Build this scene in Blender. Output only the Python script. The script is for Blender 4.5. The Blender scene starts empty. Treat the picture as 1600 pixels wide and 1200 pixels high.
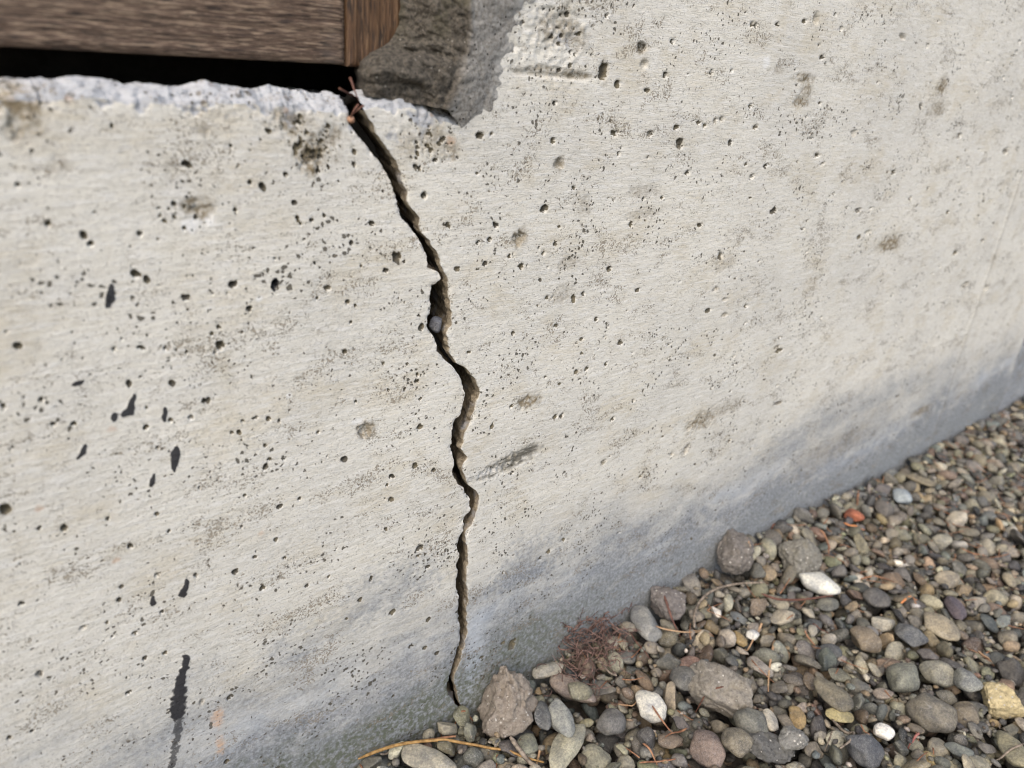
import bpy, bmesh, math, random
import numpy as np
from mathutils import Matrix, Vector, Quaternion

random.seed(7)
rng = np.random.default_rng(11)
scene = bpy.context.scene
COL = scene.collection

# ------------------------------------------------------------------ camera
F = 1200.0                                   # focal length in photo pixels (1600 wide)
XA = np.array([1566., -402., 1200.]); XA /= np.linalg.norm(XA)      # world +x seen by the camera (right, down, forward)
DA = np.array([-230., 2686., 1200.]); DA /= np.linalg.norm(DA)      # world down
DA -= XA * XA.dot(DA); DA /= np.linalg.norm(DA)
NA = np.cross(XA, DA)                                                # world +y (into the wall)
CAM = np.array([0.0, -0.30, 0.412])

cam_data = bpy.data.cameras.new("camera")
cam = bpy.data.objects.new("camera", cam_data)
COL.objects.link(cam)
r_ = Vector((XA[0], NA[0], -DA[0])); d_ = Vector((XA[1], NA[1], -DA[1])); f_ = Vector((XA[2], NA[2], -DA[2]))
m = Matrix((( r_.x, -d_.x, -f_.x, CAM[0]), (r_.y, -d_.y, -f_.y, CAM[1]), (r_.z, -d_.z, -f_.z, CAM[2]), (0, 0, 0, 1)))
cam.matrix_world = m
cam_data.sensor_width = 36.0
cam_data.lens = F / 1600 * 36.0
cam_data.clip_start = 0.01
cam_data.clip_end = 200
cam_data.dof.use_dof = True
cam_data.dof.focus_distance = 0.44
cam_data.dof.aperture_fstop = 7.8
scene.camera = cam

# ------------------------------------------------------------------ light
SUN_EL, SUN_AZ = 48.0, 232.0                 # azimuth: compass of the direction the light comes from (x=east, y=north)
world = bpy.data.worlds.new("World"); scene.world = world; world.use_nodes = True
wn = world.node_tree; wn.nodes.clear()
sky = wn.nodes.new("ShaderNodeTexSky"); sky.sky_type = 'NISHITA'; sky.sun_disc = False
sky.sun_elevation = math.radians(SUN_EL); sky.sun_rotation = math.radians(SUN_AZ)
sky.air_density = 1.0; sky.dust_density = 3.0; sky.ozone_density = 0.8
bg = wn.nodes.new("ShaderNodeBackground"); bg.inputs[1].default_value = 0.15
wo = wn.nodes.new("ShaderNodeOutputWorld")
wn.links.new(sky.outputs[0], bg.inputs[0]); wn.links.new(bg.outputs[0], wo.inputs[0])
sd = bpy.data.lights.new("sun", 'SUN'); sd.energy = 1.15; sd.angle = math.radians(60); sd.color = (1.0, 0.95, 0.87)
sun = bpy.data.objects.new("sun", sd); COL.objects.link(sun)
az = math.radians(SUN_AZ); el = math.radians(SUN_EL)
to_sun = Vector((math.sin(az) * math.cos(el), math.cos(az) * math.cos(el), math.sin(el)))
sun.rotation_euler = to_sun.to_track_quat('Z', 'Y').to_euler()
scene.view_settings.view_transform = 'Standard'; scene.view_settings.look = 'None'
scene.view_settings.gamma = 1.0; scene.view_settings.use_curve_mapping = False
scene.cycles.filter_width = 1.05
scene.view_settings.exposure = 0.80

# ------------------------------------------------------------------ helpers
def ray(px, py):
    v = np.array([px - 800., py - 600., F])
    return np.array([v.dot(XA), v.dot(NA), -v.dot(DA)])
def W(px, py, y=0.0):                        # photo pixel -> point on the vertical plane at this y
    r = ray(px, py); t = (y - CAM[1]) / r[1]
    return CAM + r * t
def G(px, py, z=0.0):                        # photo pixel -> point on the level plane at this z
    r = ray(px, py); t = (z - CAM[2]) / r[2]
    return CAM + r * t
def proj(P):
    q = np.asarray(P) - CAM
    r = q @ np.array([XA[0], NA[0], -DA[0]]); d = q @ np.array([XA[1], NA[1], -DA[1]]); f = q @ np.array([XA[2], NA[2], -DA[2]])
    return 800 + F * r / f, 600 + F * d / f, f

PERM = rng.permutation(256).astype(np.int64); PERM = np.concatenate([PERM, PERM, PERM])
GR = rng.normal(size=(256, 3)); GR /= np.linalg.norm(GR, axis=1)[:, None]
def noise(x, y, z=0.0, seed=0):
    x = np.asarray(x, float); y = np.asarray(y, float); z = np.asarray(z, float) + seed * 17.31
    x, y, z = np.broadcast_arrays(x, y, z)
    xi = np.floor(x); yi = np.floor(y); zi = np.floor(z)
    xf = x - xi; yf = y - yi; zf = z - zi
    xi = xi.astype(np.int64) & 255; yi = yi.astype(np.int64) & 255; zi = zi.astype(np.int64) & 255
    u = xf ** 3 * (xf * (xf * 6 - 15) + 10); v = yf ** 3 * (yf * (yf * 6 - 15) + 10); w = zf ** 3 * (zf * (zf * 6 - 15) + 10)
    def g(a, b, c):
        h = PERM[(PERM[(PERM[(xi + a) & 255] + yi + b) & 255] + zi + c) & 255]
        gg = GR[h]
        return gg[..., 0] * (xf - a) + gg[..., 1] * (yf - b) + gg[..., 2] * (zf - c)
    l = lambda p, q, t: p + (q - p) * t
    return 1.6 * l(l(l(g(0,0,0), g(1,0,0), u), l(g(0,1,0), g(1,1,0), u), v), l(l(g(0,0,1), g(1,0,1), u), l(g(0,1,1), g(1,1,1), u), v), w)
def fbm(x, y, z=0.0, o=4, seed=0):
    s = 0; a = 1.0
    for i in range(o):
        s = s + a * noise(np.asarray(x) * 2 ** i, np.asarray(y) * 2 ** i, np.asarray(z) * 2 ** i, seed + i); a *= 0.5
    return s
def sstep(a, b, x):
    t = np.clip((np.asarray(x, float) - a) / (b - a), 0, 1); return t * t * (3 - 2 * t)

def mesh_np(name, V, faces, mat=None, smooth=True):
    """faces: list of (n,k) int arrays"""
    me = bpy.data.meshes.new(name)
    V = np.asarray(V, np.float32)
    me.vertices.add(len(V)); me.vertices.foreach_set("co", V.ravel())
    loops = np.concatenate([f.ravel() for f in faces]).astype(np.int32)
    tot = np.concatenate([np.full(len(f), f.shape[1]) for f in faces]).astype(np.int32)
    st = np.concatenate([[0], np.cumsum(tot)[:-1]]).astype(np.int32)
    me.loops.add(len(loops)); me.loops.foreach_set("vertex_index", loops)
    me.polygons.add(len(tot)); me.polygons.foreach_set("loop_start", st); me.polygons.foreach_set("loop_total", tot)
    me.update(calc_edges=True)
    if smooth: me.polygons.foreach_set("use_smooth", np.ones(len(tot), bool))
    if mat: me.materials.append(mat)
    return me
def attr(me, name, arr):
    a = me.attributes.new(name, 'FLOAT_COLOR', 'POINT'); a.data.foreach_set("color", np.asarray(arr, np.float32).ravel())
def grid_faces(nr, nc, off=0, flip=False):
    i = np.arange(nr * nc).reshape(nr, nc) + off
    q = np.stack([i[:-1, :-1], i[:-1, 1:], i[1:, 1:], i[1:, :-1]], -1).reshape(-1, 4)
    return q[:, ::-1] if flip else q
def obj(name, me, parent=None):
    o = bpy.data.objects.new(name, me); COL.objects.link(o)
    if parent: o.parent = parent
    return o
def tag(o, label=None, cat=None, group=None, kind=None):
    if label: o['label'] = label
    if cat: o['category'] = cat
    if group: o['group'] = group
    if kind: o['kind'] = kind
    return o
def box_me(name, x0, x1, y0, y1, z0, z1, mat):
    V = [(x, y, z) for z in (z0, z1) for y in (y0, y1) for x in (x0, x1)]
    f = np.array([[0,2,3,1],[4,5,7,6],[0,1,5,4],[2,6,7,3],[0,4,6,2],[1,3,7,5]])
    return mesh_np(name, V, [f], mat, smooth=False)

class NT:
    def __init__(s, name, rough=0.85):
        s.m = bpy.data.materials.new(name); s.m.use_nodes = True; s.t = s.m.node_tree
        s.b = s.t.nodes["Principled BSDF"]; s.b.inputs["Roughness"].default_value = rough
        s.b.inputs["Specular IOR Level"].default_value = 0.3
    def n(s, typ, **k):
        x = s.t.nodes.new(typ)
        for a, v in k.items(): setattr(x, a, v)
        return x
    def put(s, sock, v):
        if isinstance(v, bpy.types.NodeSocket): s.t.links.new(v, sock)
        elif v is not None:
            if sock.type == 'RGBA' and len(v) == 3: v = (*v, 1)
            sock.default_value = v
    def pos(s, scale=(1,1,1), loc=(0,0,0), src="Position"):
        g = s.n("ShaderNodeNewGeometry").outputs["Position"] if src == "Position" else s.n("ShaderNodeTexCoord").outputs["Object"]
        mp = s.n("ShaderNodeMapping"); s.put(mp.inputs[0], g); mp.inputs["Scale"].default_value = scale; mp.inputs["Location"].default_value = loc
        return mp.outputs[0]
    def noise(s, vec, scale, detail=4, rough=0.55, dist=0.0, col=False):
        x = s.n("ShaderNodeTexNoise"); s.put(x.inputs["Vector"], vec); x.inputs["Scale"].default_value = scale
        x.inputs["Detail"].default_value = detail; x.inputs["Roughness"].default_value = rough; x.inputs["Distortion"].default_value = dist
        return x.outputs["Color" if col else "Fac"]
    def vor(s, vec, scale, rnd=1.0, feat='F1'):
        x = s.n("ShaderNodeTexVoronoi", feature=feat); s.put(x.inputs["Vector"], vec); x.inputs["Scale"].default_value = scale
        x.inputs["Randomness"].default_value = rnd
        return x
    def ramp(s, fac, a, b, lo=0.0, hi=1.0, smooth=True):
        x = s.n("ShaderNodeMapRange"); x.interpolation_type = 'SMOOTHSTEP' if smooth else 'LINEAR'
        s.put(x.inputs[0], fac); x.inputs[1].default_value = a; x.inputs[2].default_value = b; x.inputs[3].default_value = lo; x.inputs[4].default_value = hi
        return x.outputs[0]
    def mix(s, f, a, b, mode='MIX'):
        x = s.n("ShaderNodeMix", data_type='RGBA', blend_type=mode)
        s.put(x.inputs[0], f); s.put(x.inputs[6], a); s.put(x.inputs[7], b); return x.outputs[2]
    def math(s, op, a, b=None, c=None):
        x = s.n("ShaderNodeMath", operation=op); s.put(x.inputs[0], a)
        if b is not None: s.put(x.inputs[1], b)
        if c is not None: s.put(x.inputs[2], c)
        return x.outputs[0]
    def attr(s, name):
        a = s.n("ShaderNodeAttribute", attribute_name=name); sp = s.n("ShaderNodeSeparateColor"); s.put(sp.inputs[0], a.outputs["Color"])
        return sp.outputs[0], sp.outputs[1], sp.outputs[2], a.outputs["Alpha"]
    def bump(s, h, dist, strength=1.0, prev=None):
        x = s.n("ShaderNodeBump"); s.put(x.inputs["Height"], h); x.inputs["Distance"].default_value = dist; x.inputs["Strength"].default_value = strength
        if prev is not None: s.put(x.inputs["Normal"], prev)
        return x.outputs[0]
    def done(s, color, normal=None, rough=None):
        s.put(s.b.inputs["Base Color"], color)
        if normal is not None: s.put(s.b.inputs["Normal"], normal)
        if rough is not None: s.put(s.b.inputs["Roughness"], rough)
        return s.m

# ------------------------------------------------------------------ materials
def concrete_material():
    t = NT("cast_concrete", 0.88)
    pit, brown, tar, damp = t.attr("mA")
    chip, green, orange, inner = t.attr("mB")
    bloom, lit, scar, pale = t.attr("mC")
    P = t.pos()
    big = t.noise(t.pos((1, 1, 1.6)), 9, 5, 0.6)
    streakv = t.pos((75, 60, 520))
    st1 = t.noise(streakv, 1.0, 5, 0.68, 0.6)
    st2 = t.noise(t.pos((230, 300, 1900), (3, 1, 7)), 1.0, 4, 0.7, 0.8)
    fine = t.noise(P, 900, 3, 0.6)
    med = t.noise(P, 160, 5, 0.65)
    base = t.mix(t.ramp(big, 0.35, 0.68), (0.685, 0.654, 0.568), (0.60, 0.576, 0.508))
    # warm yellowish paste patches
    base = t.mix(t.math('MULTIPLY', t.ramp(t.noise(t.pos((1, 1, 1.4), (5, 0, 2)), 24, 5, 0.65), 0.47, 0.68), 0.7), base, (0.57, 0.515, 0.40))
    base = t.mix(t.ramp(st1, 0.42, 0.68, 0.0, 0.55), base, (0.72, 0.708, 0.67))
    base = t.mix(t.ramp(st1, 0.42, 0.26, 0.0, 0.42), base, (0.42, 0.395, 0.34))
    base = t.mix(t.ramp(st2, 0.46, 0.30, 0.0, 0.72), base, (0.31, 0.285, 0.235))
    base = t.mix(t.ramp(fine, 0.45, 0.28, 0.0, 0.65), base, (0.30, 0.28, 0.24))
    # pin holes: tiny, clustered, dark with dirt and painted hole shade
    wv = t.n("ShaderNodeVectorMath", operation='MULTIPLY_ADD'); t.put(wv.inputs[0], t.noise(P, 140, 3, 0.6, 0, True)); wv.inputs[1].default_value = (0.006, 0.006, 0.006); t.put(wv.inputs[2], P)
    WP = wv.outputs[0]
    v1 = t.vor(WP, 430); sep = t.n("ShaderNodeSeparateColor"); t.put(sep.inputs[0], v1.outputs["Color"])
    clus = t.ramp(t.noise(t.pos((1, 1, 1.5), (9, 2, 4)), 22, 5, 0.68), 0.44, 0.64)
    thr = t.math('MULTIPLY', t.math('POWER', sep.outputs[0], 2.0), t.math('ADD', t.math('MULTIPLY', clus, 0.42), 0.10))
    wob = t.math('ADD', v1.outputs["Distance"], t.math('MULTIPLY', t.math('SUBTRACT', t.noise(P, 1600, 2), 0.5), 0.26))
    pin = t.ramp(t.math('SUBTRACT', thr, wob), -0.06, 0.05)
    v2 = t.vor(WP, 1050); sep2 = t.n("ShaderNodeSeparateColor"); t.put(sep2.inputs[0], v2.outputs["Color"])
    clus2 = t.ramp(t.noise(t.pos((1, 1, 2.2), (1, 7, 4)), 26, 6, 0.74), 0.47, 0.64)
    pin2 = t.ramp(t.math('SUBTRACT', t.math('MULTIPLY', t.math('MULTIPLY', sep2.outputs[1], clus2), 0.86), t.math('ADD', v2.outputs["Distance"], t.math('MULTIPLY', t.math('SUBTRACT', t.noise(P, 3000, 1), 0.5), 0.3))), -0.05, 0.08)
    # fine worm-like flaws in the paste
    wn_ = t.noise(t.pos((1, 1, 1.2), (2, 8, 1)), 430, 2, 0.5, 1.2)
    worm = t.math('MULTIPLY', t.ramp(t.math('ABSOLUTE', t.math('SUBTRACT', wn_, 0.5)), 0.035, 0.006), t.ramp(t.noise(t.pos((1, 1, 1.4), (6, 1, 8)), 75, 4, 0.7), 0.53, 0.66))
    base = t.mix(t.math('MULTIPLY', worm, 0.8), base, (0.24, 0.20, 0.14))
    # aggregate showing in the broken edges
    va = t.vor(P, 210); spa = t.n("ShaderNodeSeparateColor"); t.put(spa.inputs[0], va.outputs["Color"])
    agg = t.mix(t.ramp(spa.outputs[0], 0.80, 0.9), (0.36, 0.36, 0.36), (0.20, 0.19, 0.175))
    agg = t.mix(t.math('MULTIPLY', t.ramp(spa.outputs[1], 0.93, 0.96), 0.6), agg, (0.42, 0.31, 0.23))
    agg = t.mix(t.ramp(va.outputs["Distance"], 0.26, 0.36), agg, (0.42, 0.425, 0.43))
    agg = t.mix(t.ramp(t.noise(P, 700, 4, 0.7), 0.44, 0.36, 0, 0.5), agg, (0.26, 0.255, 0.245))
    base = t.mix(t.ramp(t.math('ADD', chip, t.math('MULTIPLY', t.math('SUBTRACT', med, 0.5), 0.9)), 0.4, 0.6), base, agg)
    # damp grey foot of the wall, lime bloom
    dn = t.noise(t.pos((26, 30, 60), (2, 0, 0)), 1.0, 7, 0.70, 0.8)
    dampc = t.mix(t.ramp(t.noise(P, 420, 4, 0.7), 0.38, 0.62), (0.165, 0.175, 0.188), (0.305, 0.323, 0.342))
    dmask = t.ramp(t.math('MULTIPLY', damp, t.math('ADD', 0.12, t.math('MULTIPLY', dn, 1.8))), 0.05, 0.98, 0.0, 0.95)
    base = t.mix(dmask, base, dampc)
    bn = t.noise(t.pos((34, 30, 100), (4, 4, 4)), 1.0, 8, 0.75, 0.9)
    base = t.mix(t.math('MULTIPLY', t.ramp(t.math('MULTIPLY', bloom, t.math('ADD', 0.4, bn)), 0.40, 1.0), 0.5), base, (0.50, 0.545, 0.60))
    base = t.mix(t.math('MULTIPLY', green, t.ramp(t.noise(P, 260, 5, 0.7), 0.40, 0.58, 0.15, 0.9)), base, (0.105, 0.115, 0.078))
    base = t.mix(t.math('MULTIPLY', orange, t.ramp(st1, 0.35, 0.6, 0.3, 1)), base, (0.55, 0.38, 0.26))
    brn = t.math('MULTIPLY', brown, t.ramp(t.noise(t.pos((1, 1, 1)), 300, 5, 0.7), 0.36, 0.56, 0.25, 1.0))
    base = t.mix(brn, base, (0.20, 0.16, 0.10))
    base = t.mix(t.math('MULTIPLY', scar, t.ramp(t.noise(t.pos((120, 200, 420)), 1.0, 4, 0.7), 0.34, 0.54, 0.25, 1.0)), base, (0.14, 0.13, 0.105))
    base = t.mix(pale, base, (0.74, 0.73, 0.69))
    # dirt in the holes, with their shade painted into the same dark colour
    notin = t.math('SUBTRACT', 1.0, inner)
    base = t.mix(t.math('MULTIPLY', t.math('MULTIPLY', pin, notin), 0.9), base, (0.085, 0.075, 0.055))
    base = t.mix(t.math('MULTIPLY', t.math('MULTIPLY', pin2, notin), 0.72), base, (0.23, 0.19, 0.135))
    pitm = t.ramp(t.math('ADD', pit, t.math('MULTIPLY', t.math('SUBTRACT', t.noise(P, 900, 3, 0.7), 0.5), 0.5)), 0.34, 0.60)
    base = t.mix(t.math('MULTIPLY', pitm, 0.92), base, t.mix(t.ramp(t.noise(P, 130, 2), 0.4, 0.6), (0.055, 0.047, 0.032), (0.12, 0.10, 0.06)))
    tann = t.mix(t.ramp(t.noise(P, 330, 5, 0.7), 0.35, 0.65), (0.15, 0.12, 0.08), (0.31, 0.26, 0.185))
    tann = t.mix(t.ramp(t.noise(P, 90, 3, 0.6), 0.52, 0.7, 0, 0.7), tann, (0.27, 0.27, 0.28))
    base = t.mix(inner, base, tann)
    tarm = t.ramp(t.math('ADD', tar, t.math('MULTIPLY', t.math('SUBTRACT', t.noise(t.pos((520, 520, 620)), 1.0, 5, 0.8), 0.5), 1.5)), 0.40, 0.52)
    base = t.mix(t.math('MULTIPLY', tarm, t.ramp(tar, 0.35, 0.85, 0.55, 0.97)), base, (0.022, 0.022, 0.026))
    h = t.math('ADD', t.math('MULTIPLY', st1, 0.5), t.math('MULTIPLY', st2, 0.9))
    n = t.bump(h, 0.00045, 0.9)
    h2 = t.math('SUBTRACT', t.math('ADD', t.math('MULTIPLY', fine, 0.55), t.math('MULTIPLY', med, 0.8)), t.math('ADD', t.math('MULTIPLY', pin, 1.4), t.math('MULTIPLY', pin2, 0.7)))
    n = t.bump(h2, 0.0004, 0.9, n)
    rough = t.math('SUBTRACT', 0.9, t.math('MULTIPLY', tarm, 0.45))
    return t.done(base, n, rough)

def mortar_material():
    t = NT("coarse_mortar", 0.92)
    P = t.pos(); dk, lit_front, ol, _ = t.attr("mA")
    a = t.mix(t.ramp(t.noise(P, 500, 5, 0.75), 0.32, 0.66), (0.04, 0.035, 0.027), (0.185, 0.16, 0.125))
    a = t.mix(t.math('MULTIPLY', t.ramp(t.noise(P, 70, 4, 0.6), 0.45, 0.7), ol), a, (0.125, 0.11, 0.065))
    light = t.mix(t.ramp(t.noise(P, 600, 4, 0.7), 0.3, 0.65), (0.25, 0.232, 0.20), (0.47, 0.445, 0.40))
    a = t.mix(lit_front, a, light)  # left-facing side darker, front side lighter: light and shade put into the colour
    v = t.vor(P, 650); s = t.n("ShaderNodeSeparateColor"); t.put(s.inputs[0], v.outputs["Color"])
    grain = t.math('MULTIPLY', t.ramp(s.outputs[0], 0.94, 0.97), t.ramp(v.outputs["Distance"], 0.38, 0.22))
    a = t.mix(t.math('MULTIPLY', grain, 0.7), a, (0.42, 0.38, 0.32))
    g2 = t.math('MULTIPLY', t.ramp(s.outputs[1], 0.86, 0.9), t.ramp(v.outputs["Distance"], 0.4, 0.25))
    a = t.mix(g2, a, (0.05, 0.045, 0.04))
    a = t.mix(t.ramp(t.math('ADD', dk, t.math('MULTIPLY', t.math('SUBTRACT', t.noise(P, 320, 5, 0.7), 0.5), 1.2)), 0.4, 0.8, 0, .85), a, (0.56, 0.54, 0.49))
    v3 = t.vor(P, 330)
    n = t.bump(v3.outputs['Distance'], 0.0012, 0.5)
    n = t.bump(t.noise(P, 420, 6, 0.8), 0.0026, 1.0, n)
    n = t.bump(grain, 0.0003, 0.6, n)
    return t.done(a, n)

def wood_material(name, c1, c2, c3, vertical=False):
    t = NT(name, 0.62)
    sc = (260, 260, 7) if vertical else (7, 260, 260)
    sc2 = (1500, 1500, 80) if vertical else (110, 1900, 1900)
    a = t.noise(t.pos(sc), 1.0, 5, 0.6, 0.35); b = t.noise(t.pos(sc2, (3, 3, 3)), 1.0, 4, 0.65, 0.2)
    sc3 = (1500, 1500, 120) if vertical else (130, 1500, 1500)
    p = t.noise(t.pos(sc3, (1, 5, 3)), 1.0, 2, 0.5)
    c = t.mix(t.ramp(a, 0.33, 0.68), c1, c2)
    c = t.mix(t.ramp(b, 0.51, 0.62, 0, 0.8), c, c3)
    c = t.mix(t.ramp(b, 0.46, 0.36, 0, 0.9), c, (0.028, 0.02, 0.016))
    c = t.mix(t.ramp(p, 0.44, 0.34, 0, 0.85), c, (0.02, 0.014, 0.01))
    c = t.mix(t.ramp(t.noise(t.pos((8, 8, 8)), 3.0, 3), 0.58, 0.78, 0, 0.3), c, (0.21, 0.19, 0.17))
    n = t.bump(t.math('ADD', b, t.math('MULTIPLY', p, 0.5)), 0.0006, 0.8)
    return t.done(c, n, t.ramp(b, 0.3, 0.7, 0.75, 0.5))

def stone_material(name, src):
    t = NT(name, 0.62)
    if src == 'object':
        oi = t.n("ShaderNodeObjectInfo"); col = oi.outputs["Color"]; al = oi.outputs["Alpha"]
    else:
        a_ = t.n("ShaderNodeAttribute", attribute_name="pcol"); col = a_.outputs["Color"]; al = a_.outputs["Alpha"]
    P = t.pos()
    lo = t.noise(P, 95, 4, 0.6); hi = t.noise(P, 600, 5, 0.7); fine = t.noise(P, 1700, 3, 0.7)
    c = t.mix(1.0, col, t.mix(t.ramp(lo, 0.3, 0.7), (0.66, 0.66, 0.68), (1.25, 1.2, 1.1)), 'MULTIPLY')
    c = t.mix(1.0, c, t.mix(t.ramp(hi, 0.3, 0.7), (0.68, 0.68, 0.7), (1.26, 1.25, 1.2)), 'MULTIPLY')
    c = t.mix(t.math('MULTIPLY', t.ramp(fine, 0.56, 0.68), t.math('MULTIPLY', al, 0.7)), c, (0.50, 0.48, 0.44))
    c = t.mix(t.math('MULTIPLY', t.ramp(fine, 0.44, 0.33), t.math('MULTIPLY', al, 0.8)), c, (0.05, 0.047, 0.045))
    vn = t.ramp(t.math('ABSOLUTE', t.math('SUBTRACT', t.noise(P, 60, 3, 0.5, 0.7), 0.5)), 0.006, 0.0, 0, 0.22)
    c = t.mix(vn, c, (0.46, 0.45, 0.43))
    c = t.mix(t.ramp(t.noise(P, 260, 5, 0.75), 0.60, 0.74, 0, 0.45), c, (0.30, 0.27, 0.225))
    n = t.bump(t.math('ADD', t.math('MULTIPLY', hi, 1.0), t.math('MULTIPLY', fine, 0.4)), 0.0009, 0.55)
    n = t.bump(t.noise(P, 230, 5, 0.7), 0.0014, 0.45, n)
    return t.done(c, n, t.ramp(hi, 0.3, 0.7, 0.82, 0.50))

def rough_stone_material(name, c1, c2, c3, bumpd=0.0022):
    t = NT(name, 0.93); P = t.pos()
    c = t.mix(t.ramp(t.noise(P, 380, 6, 0.72), 0.33, 0.66), c1, c2)
    c = t.mix(t.ramp(t.noise(P, 110, 4, 0.6), 0.5, 0.72, 0, 0.7), c, c3)
    v = t.vor(P, 520); s = t.n("ShaderNodeSeparateColor"); t.put(s.inputs[0], v.outputs["Color"])
    c = t.mix(t.math('MULTIPLY', t.ramp(s.outputs[0], 0.90, 0.94), t.ramp(v.outputs["Distance"], 0.42, 0.26)), c, (0.48, 0.45, 0.40))
    pits = t.ramp(t.noise(P, 520, 4, 0.7), 0.40, 0.30)
    c = t.mix(t.math('MULTIPLY', pits, 0.7), c, tuple(x * 0.35 for x in c1))
    n = t.bump(t.math('SUBTRACT', t.noise(P, 330, 7, 0.75), t.math('MULTIPLY', pits, 0.4)), bumpd, 0.85)
    return t.done(c, n)

def plain_material(name, c1, c2, scale, rough=0.8, stretch=(1, 1, 1)):
    t = NT(name, rough); nz = t.noise(t.pos(stretch), scale, 4, 0.65)
    return t.done(t.mix(t.ramp(nz, 0.35, 0.65), c1, c2), t.bump(nz, 0.0004, 0.6))

M_conc = concrete_material(); M_mort = mortar_material()
M_board = wood_material("weathered_board_wood", (0.080, 0.050, 0.034), (0.150, 0.102, 0.070), (0.34, 0.25, 0.17))
M_post = wood_material("brown_post_wood", (0.070, 0.036, 0.018), (0.125, 0.069, 0.034), (0.19, 0.115, 0.062), True)
M_stone = stone_material("pebble_stone", 'object'); M_stone_bed = stone_material("gravel_stone", 'attr')
M_soil = plain_material("dark_soil", (0.035, 0.03, 0.025), (0.08, 0.068, 0.055), 120, 0.95)
M_dark = plain_material("cavity_shade", (0.06, 0.055, 0.05), (0.09, 0.085, 0.08), 60, 0.95)  # near-black tone puts the cavity's shade into the colour
M_needle = plain_material("dry_needle", (0.17, 0.075, 0.04), (0.33, 0.175, 0.095), 160, 0.6)
M_needle_pale = plain_material("tan_needle", (0.30, 0.18, 0.10), (0.46, 0.31, 0.18), 160, 0.6)
M_needle_dark = plain_material("dark_needle", (0.07, 0.03, 0.022), (0.15, 0.068, 0.045), 160, 0.55)
M_twig = plain_material("yellow_brown_twig", (0.20, 0.11, 0.035), (0.38, 0.23, 0.085), 300, 0.6)
M_twig_grey = plain_material("grey_twig", (0.10, 0.08, 0.06), (0.27, 0.22, 0.17), 300, 0.75)
M_moss = plain_material("red_brown_moss", (0.060, 0.034, 0.028), (0.20, 0.125, 0.10), 260, 0.85)

# ------------------------------------------------------------------ the concrete wall
CL = [(549,170),(549,185),(560,205),(575,225),(582,240),(600,256),(607,278),(615,300),(621,316),(627,337),(645,358),(655,373),(669,400),(670,418),(684,425),(690,435),
      (677,447),(675,478),(671,496),(672,514),(682,531),(685,548),(699,565),(709,572),(722,588),(727,605),(725,627),(722,644),(712,657),(706,678),(705,701),(710,718),
      (708,741),(713,755),(725,763),(733,777),(734,796),(723,815),(727,828),(717,841),(716,871),(714,910),(717,938),(717,969),(721,994),(712,1032),(700,1067),(702,1085),(712,1096),(717,1108),(722,1125)]
CR = [(560,165),(567,185),(582,207),(597,232),(610,246),(620,258),(628,276),(635,298),(639,319),(653,341),(661,364),(672,376),(681,396),(689,408),(691,420),(697,434),
      (703,446),(703,462),(705,490),(704,508),(697,522),(699,535),(704,548),(714,567),(724,574),(737,588),(746,596),(749,610),(746,627),(742,647),(732,667),(726,684),(721,702),
      (728,716),(723,732),(727,752),(740,765),(747,774),(747,787),(740,808),(735,822),(729,834),(730,850),(730,895),(729,938),(729,990),(722,1018),(715,1046),(709,1070),(718,1091),(721,1110),(727,1128)]
def edge(pts):
    q = np.array([W(a, b)[[0, 2]] for a, b in pts]); q = q[np.argsort(q[:, 1])]
    return q[:, 1], q[:, 0]
LZ, LX = edge(CL); RZ, RX = edge(CR)
def crackL(z): return np.interp(z, LZ, LX) + 0.0006 * noise(z * 260, z * 0 + 3.3) + 0.0009 * np.abs(noise(z * 360, z * 0 + 5.3)) * np.clip(0.5 + noise(z * 60, z * 0 + 4.9), 0, 1) + 0.00035 * noise(z * 1300, z * 0 + 1.3) + 0.0006 * np.tanh(5 * noise(z * 150, z * 0 + 7.7)) - 0.0006
def crackR(z):
    r = np.interp(z, RZ, RX) + 0.0007 * noise(z * 240, z * 0 + 8.3) + 0.0011 * np.abs(noise(z * 330, z * 0 + 6.3)) * np.clip(0.5 + noise(z * 70, z * 0 + 1.9), 0, 1) + 0.00035 * noise(z * 1200, z * 0 + 9.3) + 0.0007 * np.tanh(5 * noise(z * 105, z * 0 + 2.7)) + 0.0002
    return np.maximum(r, crackL(z) + 0.0007)
Z_LOW = -0.06; Z_HIGH = 0.75
def ztop_left(x): return 0.3825 + 0.0016 * noise(x * 38, x * 0 + 0.5) + 0.0007 * noise(x * 160, x * 0 + 2.5) - 0.002 * sstep(0.12, 0.165, x)
X_J = 0.213
def ztop_right(x): return np.interp(x, [0.16, 0.172, 0.19, 0.205, 0.225], [0.3795, 0.3835, 0.3815, 0.377, 0.372]) + 0.0007 * noise(x * 200, x * 0 + 4.5)

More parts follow.
